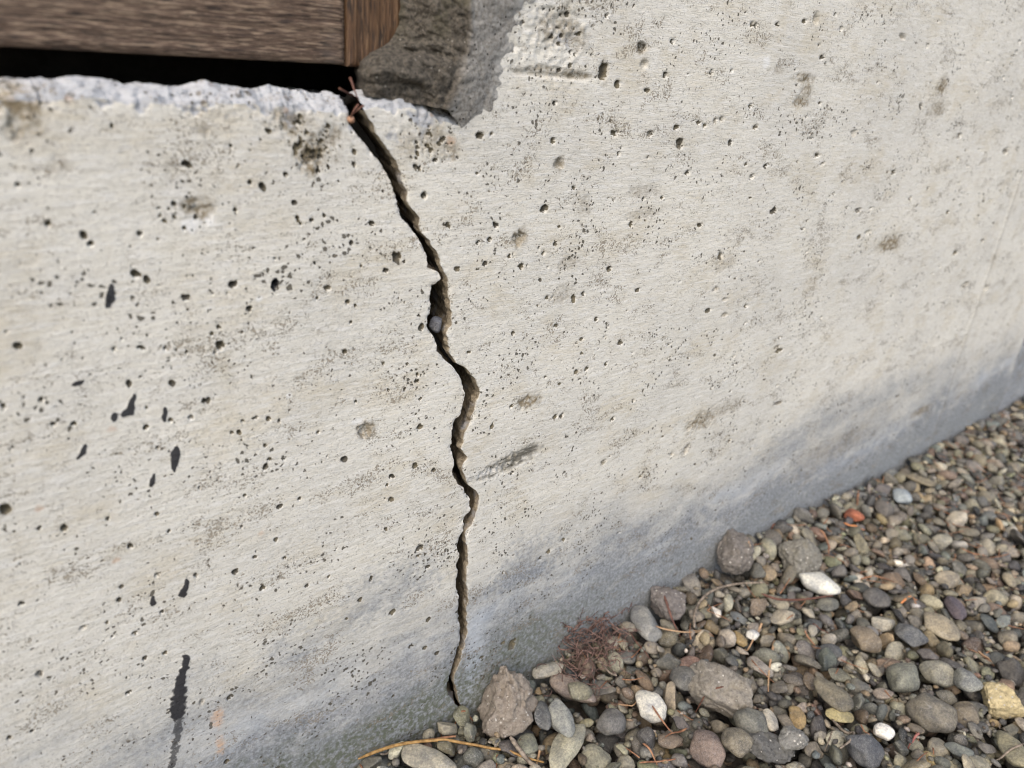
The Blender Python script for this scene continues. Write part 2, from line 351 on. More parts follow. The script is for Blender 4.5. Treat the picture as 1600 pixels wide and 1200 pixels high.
# holes and marks, measured in the photograph: px, py, half width, half height, depth mm, dirt with painted shade, brown halo, tilt
PITS = [(213,428,10,7,3,.9,0,-.3),(365,446,8,7,4,.9,0,0),(430,446,8,10,5,1,0,0),(130,368,9,8,3,.8,.2,.4),(142,381,7,5,3,.9,0,.6),(75,348,6,6,2,.6,.2,0),(218,366,6,5,2,.6,0,0),(345,540,8,9,3.5,.7,.2,.2),
 (336,552,4,4,2,.5,0,0),(390,483,5,4,3,1,0,0),(512,450,6,5,2.5,.6,0,0),(323,627,8,6,3,.9,0,-.4),(116,664,7,4,2.5,.8,0,-.2),(83,663,5,4,2,.8,0,0),(222,544,8,3,2,.8,0,-.3),(178,546,5,4,2,.5,0,0),(259,545,4,4,2,.5,0,0),
 (292,551,3,5,3,.9,0,0),(620,402,8,11,3,.7,.3,.5),(602,423,5,4,3,1,0,0),(582,349,6,6,3,.7,0,0),(663,307,5,8,3,.6,.2,-.3),(564,416,3,2,2,.9,0,0),(812,371,10,16,3,.36,.75,-.35),
 (775,352,6,5,3.5,.8,0,-.5),(765,374,4,5,3.5,1,0,0),(851,326,7,6,4,1,0,.5),(874,257,8,12,2.5,.38,.75,.1),(749,211,7,7,3.5,.9,.3,0),(767,210,4,4,2.5,.8,0,0),(864,219,4,6,3,.9,0,0),(866,160,4,4,3,1,0,0),
 (571,672,16,13,2.5,.34,.8,.1),(656,667,6,6,2.5,.7,.2,0),(648,728,5,5,2.5,.7,.1,0),(611,744,7,4,3,.9,0,-.5),(611,780,5,5,3,.9,0,0),(651,597,4,4,3,1,0,0),(653,586,3,4,2,.8,.2,0),(733,551,4,2,2,1,0,0),(655,493,2,2,2,1,0,0),
 (799,635,3,3,2,.8,0,0),(868,651,4,4,2.5,.9,0,0),(877,650,4,5,2.5,.9,0,0),(898,467,4,7,3,.9,.2,.2),(912,460,3,5,2,.8,0,.2),(856,465,3,4,2,.8,.2,0),(943,114,8,20,4,.7,.45,0),(965,131,5,9,3,.8,.3,0),(1003,74,9,11,3,.5,.5,0),
 (1006,100,5,10,2,.3,.5,0),(1062,224,6,11,3,.6,.2,-.2),(1055,200,3,4,2,.9,0,0),(1208,330,5,6,2.5,.8,.1,0),(1180,199,4,6,2,.6,.3,0),(1174,276,4,6,2,.5,0,0),(1396,270,4,5,2,.6,0,0),(1340,329,5,5,2,.5,.3,0),(1285,89,4,5,2,.7,0,0),(1335,207,5,7,2,.3,.4,0),
 (815,415,5,6,3,.7,.2,-.3),(8,798,11,9,3,.8,.5,0),(100,826,8,7,2.5,.6,.3,0),(203,854,6,4,2.5,.9,0,-.4),(245,803,5,4,2.5,1,0,-.4),(168,811,4,3,2,.9,0,0),(264,830,4,3,2,.9,0,0),(246,899,5,4,2,.5,.2,0),(307,899,4,5,2,.5,.1,0),(378,823,3,3,2,.9,0,0),
 (431,843,4,4,2,.9,0,-.4),(399,870,5,3,2,.8,0,-.4),(130,981,7,5,2,.5,.2,0),(212,990,6,4,2,.6,.1,0),(258,1021,5,4,2.5,.9,0,0),(62,1052,7,6,2,.5,.4,0),(200,1082,6,4,2.5,.9,0,-.3),(580,905,4,7,2.5,.6,0,0),(562,937,5,4,2.5,.9,0,0),
 (613,957,6,5,3,.8,0,0),(360,1090,6,4,2.5,.8,0,0),(315,1098,6,5,2,.3,.4,0),(50,1142,5,3,2,.7,0,0),(14,1153,6,4,2,.6,.2,0),(445,872,4,3,2,.6,0,0),(513,901,3,3,2,.8,0,0),(541,967,3,2,2,.9,0,0),
 (655,856,6,5,2,.6,.1,0),(653,868,4,3,2,.6,0,0),(800,1008,7,9,2.5,.6,.2,0),(786,1005,4,3,2,.8,0,0),(752,1028,5,3,2,.6,0,0),(664,1012,4,3,2,.9,0,0),(641,1010,5,3,2,.7,0,-.3),(843,873,4,4,2,.7,0,0),(857,862,4,4,2,.7,0,0),(880,843,3,3,2,.8,0,0),
 (1117,452,5,4,2,.3,.4,0),(1133,467,5,3,2,.3,.4,0),(1125,400,4,8,2,.6,.1,0),(1106,485,4,4,2,.8,0,0),(1131,492,5,4,2,.4,.4,0),(1218,548,6,4,2,.7,0,0),(1165,478,3,4,2,.7,0,0),(1214,543,4,4,2,.5,.2,0),(1215,631,7,4,2,.5,.5,0),(1072,703,5,9,2,.4,.3,-.2),
 (1049,710,4,4,2,.5,0,0),(943,722,5,5,2,.5,.3,0),(956,655,3,4,2,.8,0,0),(916,577,4,5,2,.8,0,0),(899,581,4,4,2,.8,0,0),(947,568,3,4,2,.9,0,0),(969,537,3,3,2,1,0,0),(1045,538,3,3,2,.6,0,0),(1092,352,4,4,2,.7,0,0),
 (1276,243,5,5,2,.5,0,0),(1285,256,4,4,2,.5,0,0),(1267,216,3,3,2,.5,0,0),(1500,212,4,6,2,.5,0,0),(1571,237,5,8,2,.5,.1,0),(1493,395,5,5,2,.6,.1,0),(1508,445,6,5,2,.4,.4,0),(1541,450,5,5,2,.4,.2,0),(1357,364,5,6,2,.4,0,0),(1361,325,3,3,2,.4,0,0),
 (1100,196,3,5,2,.6,0,0),(1128,186,5,5,2,.5,.2,0),(1117,189,4,7,2,.5,.1,0),(1090,192,3,4,2,.8,0,0),(956,207,3,5,2,.8,0,0),(962,209,3,6,2,.8,0,0),(966,240,2,4,2,.9,0,0),(1015,209,5,6,2,.5,.2,0),(1057,199,3,4,2,.9,0,0),
 (1172,165,3,5,2,.8,0,0),(1142,110,2,3,2,.8,0,0),(1010,141,4,4,3,1,0,0),(1174,38,3,6,2,.8,0,0),(1181,40,3,6,2,.7,0,0),(1214,38,3,4,2,.8,0,0),(1257,33,4,5,2,.8,0,0),(1275,28,4,12,2,.3,.4,0),(1410,57,5,6,2,.3,.5,0),(1449,72,3,6,2,.5,0,0),
 (430,404,3,2,2,.9,0,0),(470,350,3,3,2,.9,0,0),(496,466,3,3,2,1,0,0),(543,471,4,4,3,1,0,0),(549,504,3,3,2,.9,0,0),(556,478,3,3,2,.9,0,0),(492,411,3,3,2,.9,0,0),(465,340,4,3,2,.9,0,0),(391,286,4,4,2,.8,0,0),(361,228,3,3,2,.8,0,0),(368,328,4,4,2,.7,0,0),
 (447,273,4,4,2.5,.8,0,0),(466,345,4,4,2,.9,0,0),(487,345,4,4,2,.9,0,0),(507,338,3,4,2,.9,0,0),(400,653,7,3,2,.6,.1,0),(420,654,5,4,3,.9,0,0),(436,658,3,3,2,.9,0,0),(381,659,4,3,2.5,.9,0,0),(498,675,4,3,2,.9,0,0),(415,697,3,3,2,.9,0,0),
 (421,718,4,3,2,.9,0,0),(444,718,3,2,2,.8,0,0),(512,714,2,2,2,1,0,0),(468,779,4,3,2,.9,0,0),(383,775,3,3,2,.9,0,0),(312,763,3,3,2,.6,0,0),(228,668,5,4,2.5,1,0,0),(299,653,5,4,2,.5,.1,0),(246,700,3,3,2,.9,0,0),(64,624,5,4,2,.8,0,0)]
PITS = [p for p in PITS if len(p) == 8 and p[2] > 0]
TAR = [[(174,444,3),(173,455,6),(172,466,9),(169,477,7)],[(431,437,4),(430,446,8),(430,453,5)],[(115,601,4),(124,598,5),(130,595,3)],[(210,619,4),(207,630,7),(203,641,10),(194,648,5)],[(180,651,7),(179,657,4)],
       [(259,640,4),(258,650,6),(259,658,4)],[(133,698,4),(130,706,6),(123,715,4)],[(276,700,4),(275,712,9),(274,722,8),(273,736,3)],[(241,742,3),(239,751,6),(237,758,4)],[(292,908,4),(290,918,7),(286,928,8)],[(240,934,3),(239,942,6)],
       [(290,1028,7),(289,1040,9),(286,1055,10),(283,1070,11),(280,1085,13),(279,1100,14),(278,1115,14)],[(279,1128,11),(277,1150,10),(274,1175,9),(270,1195,9)]]
BROWN = [(305,322,26,14,.9),(318,335,16,12,.8),(268,265,14,22,.3),(455,190,34,22,.55),(490,235,34,24,.75),(487,262,14,12,.95),(520,215,22,18,.5),(318,205,12,10,.5),(640,225,26,22,.35),(680,215,22,28,.4),(705,240,12,14,.6),(860,45,20,26,.5),(880,35,22,30,.45),
         (905,118,30,6,.7),(850,108,45,5,.55),(905,60,14,20,.45),(1258,122,16,7,.8),(1262,138,8,14,.6),(1252,160,12,9,.8),(1472,136,7,14,.8),(1466,170,13,13,.6),(1392,381,18,12,.8),(1100,655,22,14,.65),(1088,662,10,8,.7),(1130,640,18,10,.4),
         (828,627,16,11,.8),(30,165,48,34,.75),(35,205,26,20,.5),(8,172,22,10,.8),(90,255,22,16,.3),(1215,110,9,7,.4),(1440,642,12,6,.6),(1300,700,60,20,.22),(1010,300,24,12,.3),(890,410,18,10,.35),(880,460,16,16,.35),(1005,335,26,10,.3),(1135,410,16,12,.3),(910,320,16,20,.3)]
BROWN = [b for b in BROWN if b[2] > 0]
PALE = [(297,352,20,11,.8),(330,345,8,10,.6),(404,467,5,4,.9),(452,618,5,4,.9),(285,1104,4,4,.9),(1198,96,5,12,.7),(560,658,10,4,.6),(760,738,30,5,.4)]
PALE = [b for b in PALE if b[2] > 0]
ORANGE = [(340,1122,10,15,.9),(345,1165,7,14,.7),(182,875,6,4,.6),(62,795,7,5,.6),(408,834,5,4,.5),(176,672,7,5,.4),(705,222,6,8,.8)]

class Bins:
    def __init__(s, X, Z, c=0.01):
        s.c = c; s.X, s.Z = X, Z
        ix = np.floor(X / c).astype(np.int64); iz = np.floor(Z / c).astype(np.int64)
        key = ix * 100000 + iz; s.order = np.argsort(key, kind='stable'); k = key[s.order]
        u, st = np.unique(k, return_index=True); en = np.append(st[1:], len(k))
        s.d = {int(a): (b, e) for a, b, e in zip(u, st, en)}
    def get(s, x0, x1, z0, z1):
        r = []
        for ix in range(int(math.floor(x0 / s.c)), int(math.floor(x1 / s.c)) + 1):
            for iz in range(int(math.floor(z0 / s.c)), int(math.floor(z1 / s.c)) + 1):
                b = s.d.get(ix * 100000 + iz)
                if b: r.append(s.order[b[0]:b[1]])
        return np.concatenate(r) if r else np.empty(0, int)

def px_ellipse(px, py, hw, hh):
    c = W(px, py); a = W(px + hw, py); b = W(px, py + hh)
    return c[0], c[2], abs(a[0] - W(px - hw, py)[0]) / 2, abs(b[2] - W(px, py - hh)[2]) / 2

SMALL = []                                    # small air holes nobody could list one by one
r2 = np.random.default_rng(5)
while len(SMALL) < 760:
    x = r2.uniform(-0.03, 1.15); z = r2.uniform(0.03, 0.50)
    dens = 0.30 + 0.9 * max(0, float(noise(x * 14, z * 18, 4.4))) + (0.5 if x < 0.5 else 0)
    if z < 0.13: dens *= 0.45
    if r2.random() > dens: continue
    rr = 0.00045 + 0.0013 * r2.random() ** 5 + (0.0004 if x > 0.45 else 0)
    SMALL.append((x, z, rr * r2.uniform(.8, 1.3), rr * r2.uniform(.8, 1.4), rr * 1.8, 0.7 + 0.3 * r2.random(), r2.uniform(-.8, .8)))

for (px, py, hw, hh, n_) in ((490,232,38,30,75),(455,195,45,18,25),(675,225,40,32,45),(880,70,40,55,50),(285,320,40,25,12),(840,380,60,50,25),(1000,320,70,30,20),(905,560,60,60,25),(720,330,60,60,20),(640,590,60,40,25),(300,480,90,60,22)):
    for _ in range(n_):
        q = W(px + r2.normal() * hw * .6, py + r2.normal() * hh * .6); rr = 0.00035 + 0.0009 * r2.random() ** 3
        SMALL.append((q[0], q[2], rr * r2.uniform(.8, 1.4), rr * r2.uniform(.8, 1.4), rr * 1.5, 0.6 + 0.4 * r2.random(), r2.uniform(-.8, .8)))

def wall_fields(X, Z):
    """height towards the viewer, and three colour masks, at points of the wall face"""
    shp = X.shape; X = X.ravel(); Z = Z.ravel(); n = len(X)
    h = 0.0007 * fbm(X * 7, Z * 9, 0, 3, 1) + 0.00006 * noise(X * 26, Z * 330, 0, 5) + 0.00008 * noise(X * 90, Z * 700, 0, 6) + 0.00009 * fbm(X * 260, Z * 330, 0, 3, 8)
    A = np.zeros((n, 4)); B = np.zeros((n, 4)); C = np.zeros((n, 4))
    bins = Bins(X, Z)
    wx = noise(X * 420, Z * 420, 0, 30); wz = noise(X * 420, Z * 420, 0, 33)
    wx2 = noise(X * 110, Z * 110, 0, 36); wz2 = noise(X * 110, Z * 110, 0, 39)
    def local(cx, cz, rx, rz, tilt=0, warp=0.35, ext=1.3, kx=0, kz=0):
        R = max(rx, rz) * ext * 1.4
        i = bins.get(cx - R, cx + R, cz - R, cz + R)
        if len(i) == 0: return i, None
        dx = X[i] - cx; dz = Z[i] - cz
        c, s = math.cos(tilt), math.sin(tilt)
        u = (dx * c + dz * s) / rx + warp * (wx[i] + 0.6 * wx2[i]); v = (-dx * s + dz * c) / rz + warp * (wz[i] + 0.6 * wz2[i])
        return i, np.sqrt(u * u + v * v)
    for (px, py, hw, hh, dep, dirt_shade, br, tilt) in PITS:
        cx, cz, rx, rz = px_ellipse(px, py, hw * 0.92, hh * 0.92)
        i, r = local(cx, cz, rx, rz, tilt, 0.42)
        if len(i) == 0: continue
        k = 1 - sstep(0.50, 0.95, r)
        h[i] -= 0.001 * dep * k * (1 + 0.35 * wx[i])
        A[i, 0] = np.maximum(A[i, 0], dirt_shade * (1 - sstep(0.86, 1.10, r)))  # dark mask is wider than the hole and hides its lit lip
        if br: A[i, 1] = np.maximum(A[i, 1], br * (1 - sstep(0.8, 1.5, r)))
    for (cx, cz, rx, rz, dep, dirt_shade, tilt) in SMALL:
        i, r = local(cx, cz, rx, rz, tilt, 0.45)
        if len(i) == 0: continue
        h[i] -= dep * (1 - sstep(0.45, 0.9, r)); A[i, 0] = np.maximum(A[i, 0], dirt_shade * (1 - sstep(0.85, 1.2, r)))
    for blob in TAR:
        for (p0, p1) in zip(blob[:-1], blob[1:]):
            for t in np.linspace(0, 1, 4):
                px, py, w = [a + (b - a) * t for a, b in zip(p0, p1)]
                cx, cz, rx, rz = px_ellipse(px, py, w, w * 0.9)
                i, r = local(cx, cz, rx, rz, 0, 0.42)
                if len(i): A[i, 2] = np.maximum(A[i, 2], (1 - sstep(0.5, 1.25, r)) * (0.62 if p0[1] > 1120 else 1)); h[i] += 0.00004 * (r < 1)
    for lst, T, ch in ((BROWN, A, 1), (PALE, C, 3), (ORANGE, B, 2)):
        for (px, py, hw, hh, amt) in lst:
            cx, cz, rx, rz = px_ellipse(px, py, hw, hh)
            i, r = local(cx, cz, rx, rz, 0, 0.5, 1.7)
            if len(i):
                k = min(1, amt * 1.35) * (1 - sstep(0.35, 1.5, r)); T[i, ch] = np.maximum(T[i, ch], k)
                if ch == 1: h[i] -= 0.0009 * k * (0.5 + 0.8 * wx2[i] + 0.6 * wx[i])
    # honeycombed, granular break under the top edge
    dtop = np.where(X < 0.165, ztop_left(np.minimum(X, 0.165)), ztop_right(np.clip(X, 0.16, 0.225))) - Z
    near = (1 - sstep(0.000, 0.0065, dtop + 0.003 + 0.005 * wx2 + 0.003 * wz)) * (1 - sstep(0.206, 0.216, X + 0.004 * wx))
    near2 = 0.75 * (1 - sstep(0.004, 0.022, dtop + 0.008 * wx2)) * sstep(0.08, 0.13, X) * (1 - sstep(0.205, 0.235, X)) * (0.35 + 0.9 * wz2)
    B[:, 0] = np.clip(np.maximum(near, near2), 0, 1)
    h -= (0.0013 * near * near + 0.0009 * np.clip(near2, 0, 1) * (0.5 + wx))
    # broken patch high right of the mortar
    q = W(875, 60); i, r = local(q[0], q[2], 0.03, 0.02, 0, 0.5, 1.5)
    if len(i): k = 1 - sstep(0.3, 1.3, r); B[i, 0] = np.maximum(B[i, 0], 0.40 * k * (0.7 + wx2[i])); h[i] -= 0.0007 * k * (0.6 + wx[i] + wx2[i])
    q0, q1 = W(800, 112), W(915, 122)         # the horizontal brown form line there
    k = np.exp(-((Z - np.interp(X, [q0[0], q1[0]], [q0[2], q1[2]])) / 0.0012) ** 2) * sstep(q0[0] - .004, q0[0] + .004, X) * (1 - sstep(q1[0] - .01, q1[0] + .01, X))
    h -= 0.0012 * k; A[:, 1] = np.maximum(A[:, 1], 0.5 * k)
    # gouge right of the crack
    for (px, py, hw, hh, tl, d) in ((800, 722, 40, 13, .0, 1.4), (770, 738, 34, 9, .0, 1.2), (825, 705, 24, 10, 0, .8)):
        cx, cz, rx, rz = px_ellipse(px, py, hw, hh); i, r = local(cx, cz, rx, rz, 0.0, 0.35, 1.5)
        if len(i): k = 1 - sstep(0.4, 1.2, r); h[i] -= 0.001 * d * k * (0.7 + 0.5 * wx[i]); C[i, 2] = np.maximum(C[i, 2], 1.0 * k)
    # damp foot
    wob = 0.020 * fbm(X * 9, Z * 14, 0, 4, 50)
    zz = Z + wob
    A[:, 3] = 0.66 * (1 - sstep(0.040, 0.190, zz)) + 0.42 * (1 - sstep(0.0, 0.085, zz + 0.02 * wx2))
    for (px, py, hw, hh, amt) in ((620,915,70,40,1),(560,960,60,30,.7),(830,880,50,40,1),(790,910,40,25,.8),(880,990,60,25,1),(1300,650,90,30,.75),(1230,700,60,25,.7),(1420,600,70,30,.7),(1110,770,70,22,.6),(470,1010,60,35,.8),(330,1060,60,40,.6),(240,1150,90,40,.7),(1000,830,60,25,.7),(80,1150,80,60,.45)):
        cx, cz, rx, rz = px_ellipse(px, py, hw, hh); i, r = local(cx, cz, rx, rz, 0, 0.55, 1.8)
        if len(i): A[i, 3] = np.maximum(A[i, 3], (A[i, 3] * 0.6 + 0.48 * amt * (1 - sstep(0.0, 1.9, r))))
    C[:, 0] = 0.72 * np.exp(-((zz - 0.070) / 0.045) ** 2) * (0.75 + 0.6 * noise(X * 16, Z * 30, 0, 81)) + 0.8 * np.exp(-((X - 0.245) / 0.012) ** 2) * (1 - sstep(0.02, 0.12, Z)) * sstep(0.235, 0.242, X)
    B[:, 1] = np.clip(1.3 - 1.3 * sstep(0.010, 0.065, zz + 0.012 * wx2), 0, 1) * (1 - 0.75 * sstep(0.26, 0.40, X))
    # crumbly arrises of the crack
    dl = np.minimum(np.abs(X - np.interp(Z, LZ, LX)), np.abs(X - np.interp(Z, RZ, RX)))
    h -= np.where(X < np.interp(Z, LZ, LX) + 0.001, 0.0016, 0.0008) * np.exp(-dl / 0.0012) * np.clip(0.45 + 1.3 * wx2 + 0.7 * wx, 0, 2.2)
    # formwork seam
    h += 0.0010 * np.exp(-((X - 0.926) / 0.0022) ** 2); A[:, 1] = np.maximum(A[:, 1], 0.35 * np.exp(-((X - 0.929) / 0.003) ** 2))
    C = np.clip(C, 0, 1)
    f = lambda a: a.reshape(shp + a.shape[1:])
    return f(h), f(A), f(B), f(C)

def sheet_with_crack(name, Xg, Zg, crack_col, side, extra_top, parent):
    """Xg, Zg: (rows, cols) grid of the face. crack_col: column index on the crack. extra_top: (ncols) top edge columns continued over a broken bevel"""
    h, A, B, C = wall_fields(Xg, Zg)
    nr, nc = Xg.shape
    V = [np.stack([Xg, -h, Zg], -1).reshape(-1, 3)]; AA = [A.reshape(-1, 4)]; BB = [B.reshape(-1, 4)]; CC = [C.reshape(-1, 4)]
    faces = [grid_faces(nr, nc)]; off = nr * nc
    # crack flank
    ts = np.array([0, .0004, .0009, .0016, .0024, .0034, .0046, .006, .008, .0105, .014, .019, .026, .036, .05])
    zc = Zg[:, crack_col]; xc = Xg[:, crack_col]; yc = -h[:, crack_col]
    T, ZC = np.meshgrid(ts, zc); XC = np.repeat(xc[:, None], len(ts), 1); YC = np.repeat(yc[:, None], len(ts), 1)
    amp = np.minimum(T, 0.0028)
    nz = fbm(T * 230, ZC * 150, 0, 5, 61) * 1.0 + 0.35 * noise(T * 900, ZC * 700, 0, 64)
    skew = 0.34 * T * sstep(0.002, 0.010, T)
    if side < 0: XX = XC + skew * 1.0 - 0.0 + amp * (0.40 * nz - 0.25)
    else: XX = XC + skew - amp * (0.22 + 0.42 * nz) * sstep(0.05, 0.22, ZC) * (1 - sstep(0.004, 0.012, T) * 0.4) 
    V.append(np.stack([XX, YC + T, ZC + amp * 0.3 * nz], -1).reshape(-1, 3)); k = len(ts) * nr
    a = np.zeros((nr, len(ts), 4)); b = np.zeros((nr, len(ts), 4)); c = np.zeros((nr, len(ts), 4))
    a[..., 3] = A[:, crack_col, 3][:, None] * 0.6
    b[..., 3] = sstep(0, 0.0009, T) 
    AA.append(a.reshape(-1, 4)); BB.append(b.reshape(-1, 4)); CC.append(c.reshape(-1, 4))
    faces.append(grid_faces(nr, len(ts), off, flip=(side > 0))); off += k
    # broken top edge, then the level ledge running back
    if extra_top is not None:
        cols = extra_top; m_ = len(cols); re = nr - 1 if not isinstance(extra_top, tuple) else 0
        rowi = extra_top_row
        xe = Xg[rowi, cols]; ze = Zg[rowi, cols]; ye = -h[rowi, cols]
        tt = np.concatenate([np.linspace(0, 1, 30), np.linspace(1.15, 8, 14)])
        TT, XE = np.meshgrid(tt, xe, indexing='ij'); ZE = np.repeat(ze[None], len(tt), 0); YE = np.repeat(ye[None], len(tt), 0)
        rough = 0.0012 * fbm(XE * 110, TT * 2.4, 0, 4, 71) + 0.0009 * np.abs(noise(XE * 150, TT * 3, 0, 75))
        fade = np.minimum(TT / 0.08, 1)
        yy = YE + TT * 0.012; rise = 0.0052 * np.clip(TT, 0, 1) ** 0.75 - 0.007 * sstep(1.0, 2.2, TT) + 0.0012 * np.maximum(0, fbm(XE * 60, TT * 1.2, 0, 2, 79)) * fade
        zz = ZE + rise + rough * fade
        V.append(np.stack([XE, yy - rough * fade, zz], -1).reshape(-1, 3)); n_ = XE.size
        a = np.zeros((n_, 4)); b = np.zeros((n_, 4)); c = np.zeros((n_, 4)); b[:, 0] = 1
        pb = (1 - sstep(0.034, 0.050, XE + 0.006 * rough / 0.0009)).ravel() if side < 0 else np.zeros(n_); b[:, 0] = 1 - 0.7 * pb
        a[:, 1] = pb; AA.append(a); BB.append(b); CC.append(c)
        faces.append(grid_faces(len(tt), m_, off)); off += n_
    me = mesh_np(name, np.concatenate(V), faces, M_conc)
    attr(me, "mA", np.concatenate(AA)); attr(me, "mB", np.concatenate(BB)); attr(me, "mC", np.concatenate(CC))
    return obj(name, me, parent)

wall = bpy.data.objects.new("concrete_wall", None); COL.objects.link(wall); wall.location = (0, 0, 0)
wall["kind"] = "thing"
tag(wall, "pale cracked concrete foundation wall pitted with small holes and damp grey at its foot", "wall")

# rows: fine within the picture
def rows_to(z1, n_fine): return np.concatenate([np.linspace(Z_LOW, -0.004, 8)[:-1], np.linspace(-0.004, z1, n_fine)])
# left of the crack
rl = rows_to(0.382, 640); s_l = (rl - 0.34) / (0.382 - 0.34)
ul = np.concatenate([np.linspace(-1.0, -0.03, 60)[:-1], -0.03 + (0.158 + 0.03) * np.linspace(0, 1, 420)])
frac = np.linspace(0, 1, 230)[1:]
Zl = np.repeat(rl[:, None], len(ul) + len(frac), 1)
Xl = np.empty_like(Zl); Xl[:, :len(ul)] = ul[None]
# the columns lean over to meet the crack edge exactly
Lz = crackL(rl)
base_u = np.concatenate([ul, 0.158 + frac * (0.236 - 0.158)])
for r in range(len(rl)):
    e = Lz[r]; k = np.clip((base_u - 0.06) / (0.236 - 0.06), 0, 1)
    Xl[r] = np.where(base_u < 0.06, base_u, 0.06 + k * (e - 0.06))
zt = ztop_left(Xl[-1]); lam = sstep(0.34, 0.382, Zl) * (zt[None] - 0.382)
Zl = Zl + lam * np.clip((Zl - 0.34) / 0.042, 0, 1)
extra_top_row = len(rl) - 1
sheet_with_crack("wall_section", Xl, Zl, Xl.shape[1] - 1, -1, np.arange(Xl.shape[1]), wall)["label"] = "wall section left of the crack, with black tar spots"

# right of the crack
z_r = 0.378
rr_ = np.concatenate([rows_to(z_r, 560), np.linspace(z_r, 0.49, 150)[1:], np.linspace(0.49, Z_HIGH, 14)[1:]])
k_edge = int(np.argmin(abs(rr_ - z_r)))
Rz = crackR(np.minimum(rr_, z_r)); hold = sstep(0.30, 0.362, rr_)
xc_ = np.maximum(Rz + 0.028, 0.262) * (1 - hold) + X_J * hold
nA = 70; A_ = np.linspace(0, 1, nA)
far_u = np.cumsum(np.concatenate([[0], np.linspace(0.0008, 0.0030, 480)])); far_u = far_u / far_u[-1]
X_END = 1.134
Xr = np.concatenate([Rz[:, None] + A_[None] * (xc_ - Rz)[:, None], xc_[:, None] + far_u[None, 1:] * (X_END - xc_)[:, None]], 1)
Zr = np.repeat(rr_[:, None], Xr.shape[1], 1)
ztr = ztop_right(np.clip(Xr[k_edge], 0.16, 0.225)) - z_r
ztr = ztr * (1 - sstep(0.215, 0.26, Xr[k_edge]))
Zr = Zr + ztr[None] * sstep(0.33, z_r, Zr) * (1 - sstep(z_r, 0.42, Zr))
# above the edge row the columns left of the jamb fold back as the jamb itself
h_, A4, B4, C4 = wall_fields(Xr, Zr)
extra_top_row = k_edge
def right_sheet():
    nr, nc = Xr.shape
    lowX, lowZ = Xr[:k_edge + 1], Zr[:k_edge + 1]
    o1 = sheet_with_crack("wall_section", lowX, lowZ, 0, 1, np.arange(nA), wall)
    o1["label"] = "wall section right of the crack, blurring into the distance"
    upX, upZ = Xr[k_edge:, nA - 1:], Zr[k_edge:, nA - 1:]
    h, A, B, C = h_[k_edge:, nA - 1:], A4[k_edge:, nA - 1:], B4[k_edge:, nA - 1:], C4[k_edge:, nA - 1:]
    V = [np.stack([upX, -h, upZ], -1).reshape(-1, 3)]; n0 = upX.size; n_r, n_c = upX.shape
    ys = np.linspace(0, 0.03, 12)
    J = np.stack([np.repeat(upX[:, :1], 12, 1), -h[:, :1] + ys[None], np.repeat(upZ[:, :1], 12, 1)], -1).reshape(-1, 3)
    fs = [grid_faces(n_r, n_c), grid_faces(n_r, 12, n0, flip=True)]
    pad = lambda a: np.concatenate([a.reshape(-1, 4), np.zeros((len(J), 4))])
    # merged into the section below: one body
    me2 = mesh_np("wall_upper", np.concatenate(V + [J]), fs, M_conc); attr(me2, "mA", pad(A)); attr(me2, "mB", pad(B)); attr(me2, "mC", pad(C))
    bm = bmesh.new(); bm.from_mesh(o1.data); bm.from_mesh(me2); bm.to_mesh(o1.data); bm.free(); bpy.data.meshes.remove(me2)
    o1.data.polygons.foreach_set("use_smooth", np.ones(len(o1.data.polygons), bool))
right_sheet()
# beyond the joint: the next wall section, a little proud
def next_section():
    xs = np.linspace(X_END + 0.006, 2.6, 240); zs = np.linspace(Z_LOW, Z_HIGH, 200); X, Z = np.meshgrid(xs, zs)
    h = 0.0008 * fbm(X * 7, Z * 9, 0, 3, 1) + 0.0002 * noise(X * 100, Z * 200, 0, 5)
    V = np.stack([X, 0.0015 - h, Z], -1).reshape(-1, 3)
    ys = np.linspace(0, 0.06, 4); J = np.stack([np.full((200, 4), xs[0]), 0.0015 + np.repeat(ys[None], 200, 0), np.repeat(zs[:, None], 4, 1)], -1).reshape(-1, 3)
    me = mesh_np("wall_section", np.concatenate([V, J]), [grid_faces(200, 240), grid_faces(200, 4, len(V), True)], M_conc)
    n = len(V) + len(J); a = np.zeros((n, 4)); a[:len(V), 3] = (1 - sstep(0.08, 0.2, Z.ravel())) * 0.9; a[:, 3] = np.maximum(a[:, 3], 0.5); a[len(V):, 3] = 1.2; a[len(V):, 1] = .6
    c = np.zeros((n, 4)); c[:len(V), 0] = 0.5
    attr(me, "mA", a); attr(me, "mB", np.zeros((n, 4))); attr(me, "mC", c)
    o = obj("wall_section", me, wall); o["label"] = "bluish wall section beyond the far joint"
next_section()
# the body of the wall behind the faces, and boxes added to block light
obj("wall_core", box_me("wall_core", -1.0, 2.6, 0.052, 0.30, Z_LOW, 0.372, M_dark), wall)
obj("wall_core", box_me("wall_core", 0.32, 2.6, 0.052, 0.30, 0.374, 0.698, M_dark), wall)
obj("wall_core", box_me("wall_core", -1.0, 0.318, 0.145, 0.30, 0.374, 0.698, M_dark), wall)  # backing panel added to keep the gap above the ledge dark
obj("light_block_lid", box_me("light_block_lid", -1.03, 2.6, 0.022, 0.30, 0.701, 0.72, M_dark), wall)  # unseen lid, added to stop light leaking into the cavity from above
obj("light_block_end", box_me("light_block_end", -1.03, -1.002, 0.004, 0.30, Z_LOW, 0.699, M_dark), wall)  # unseen block, added to close the cavity's open left end to light

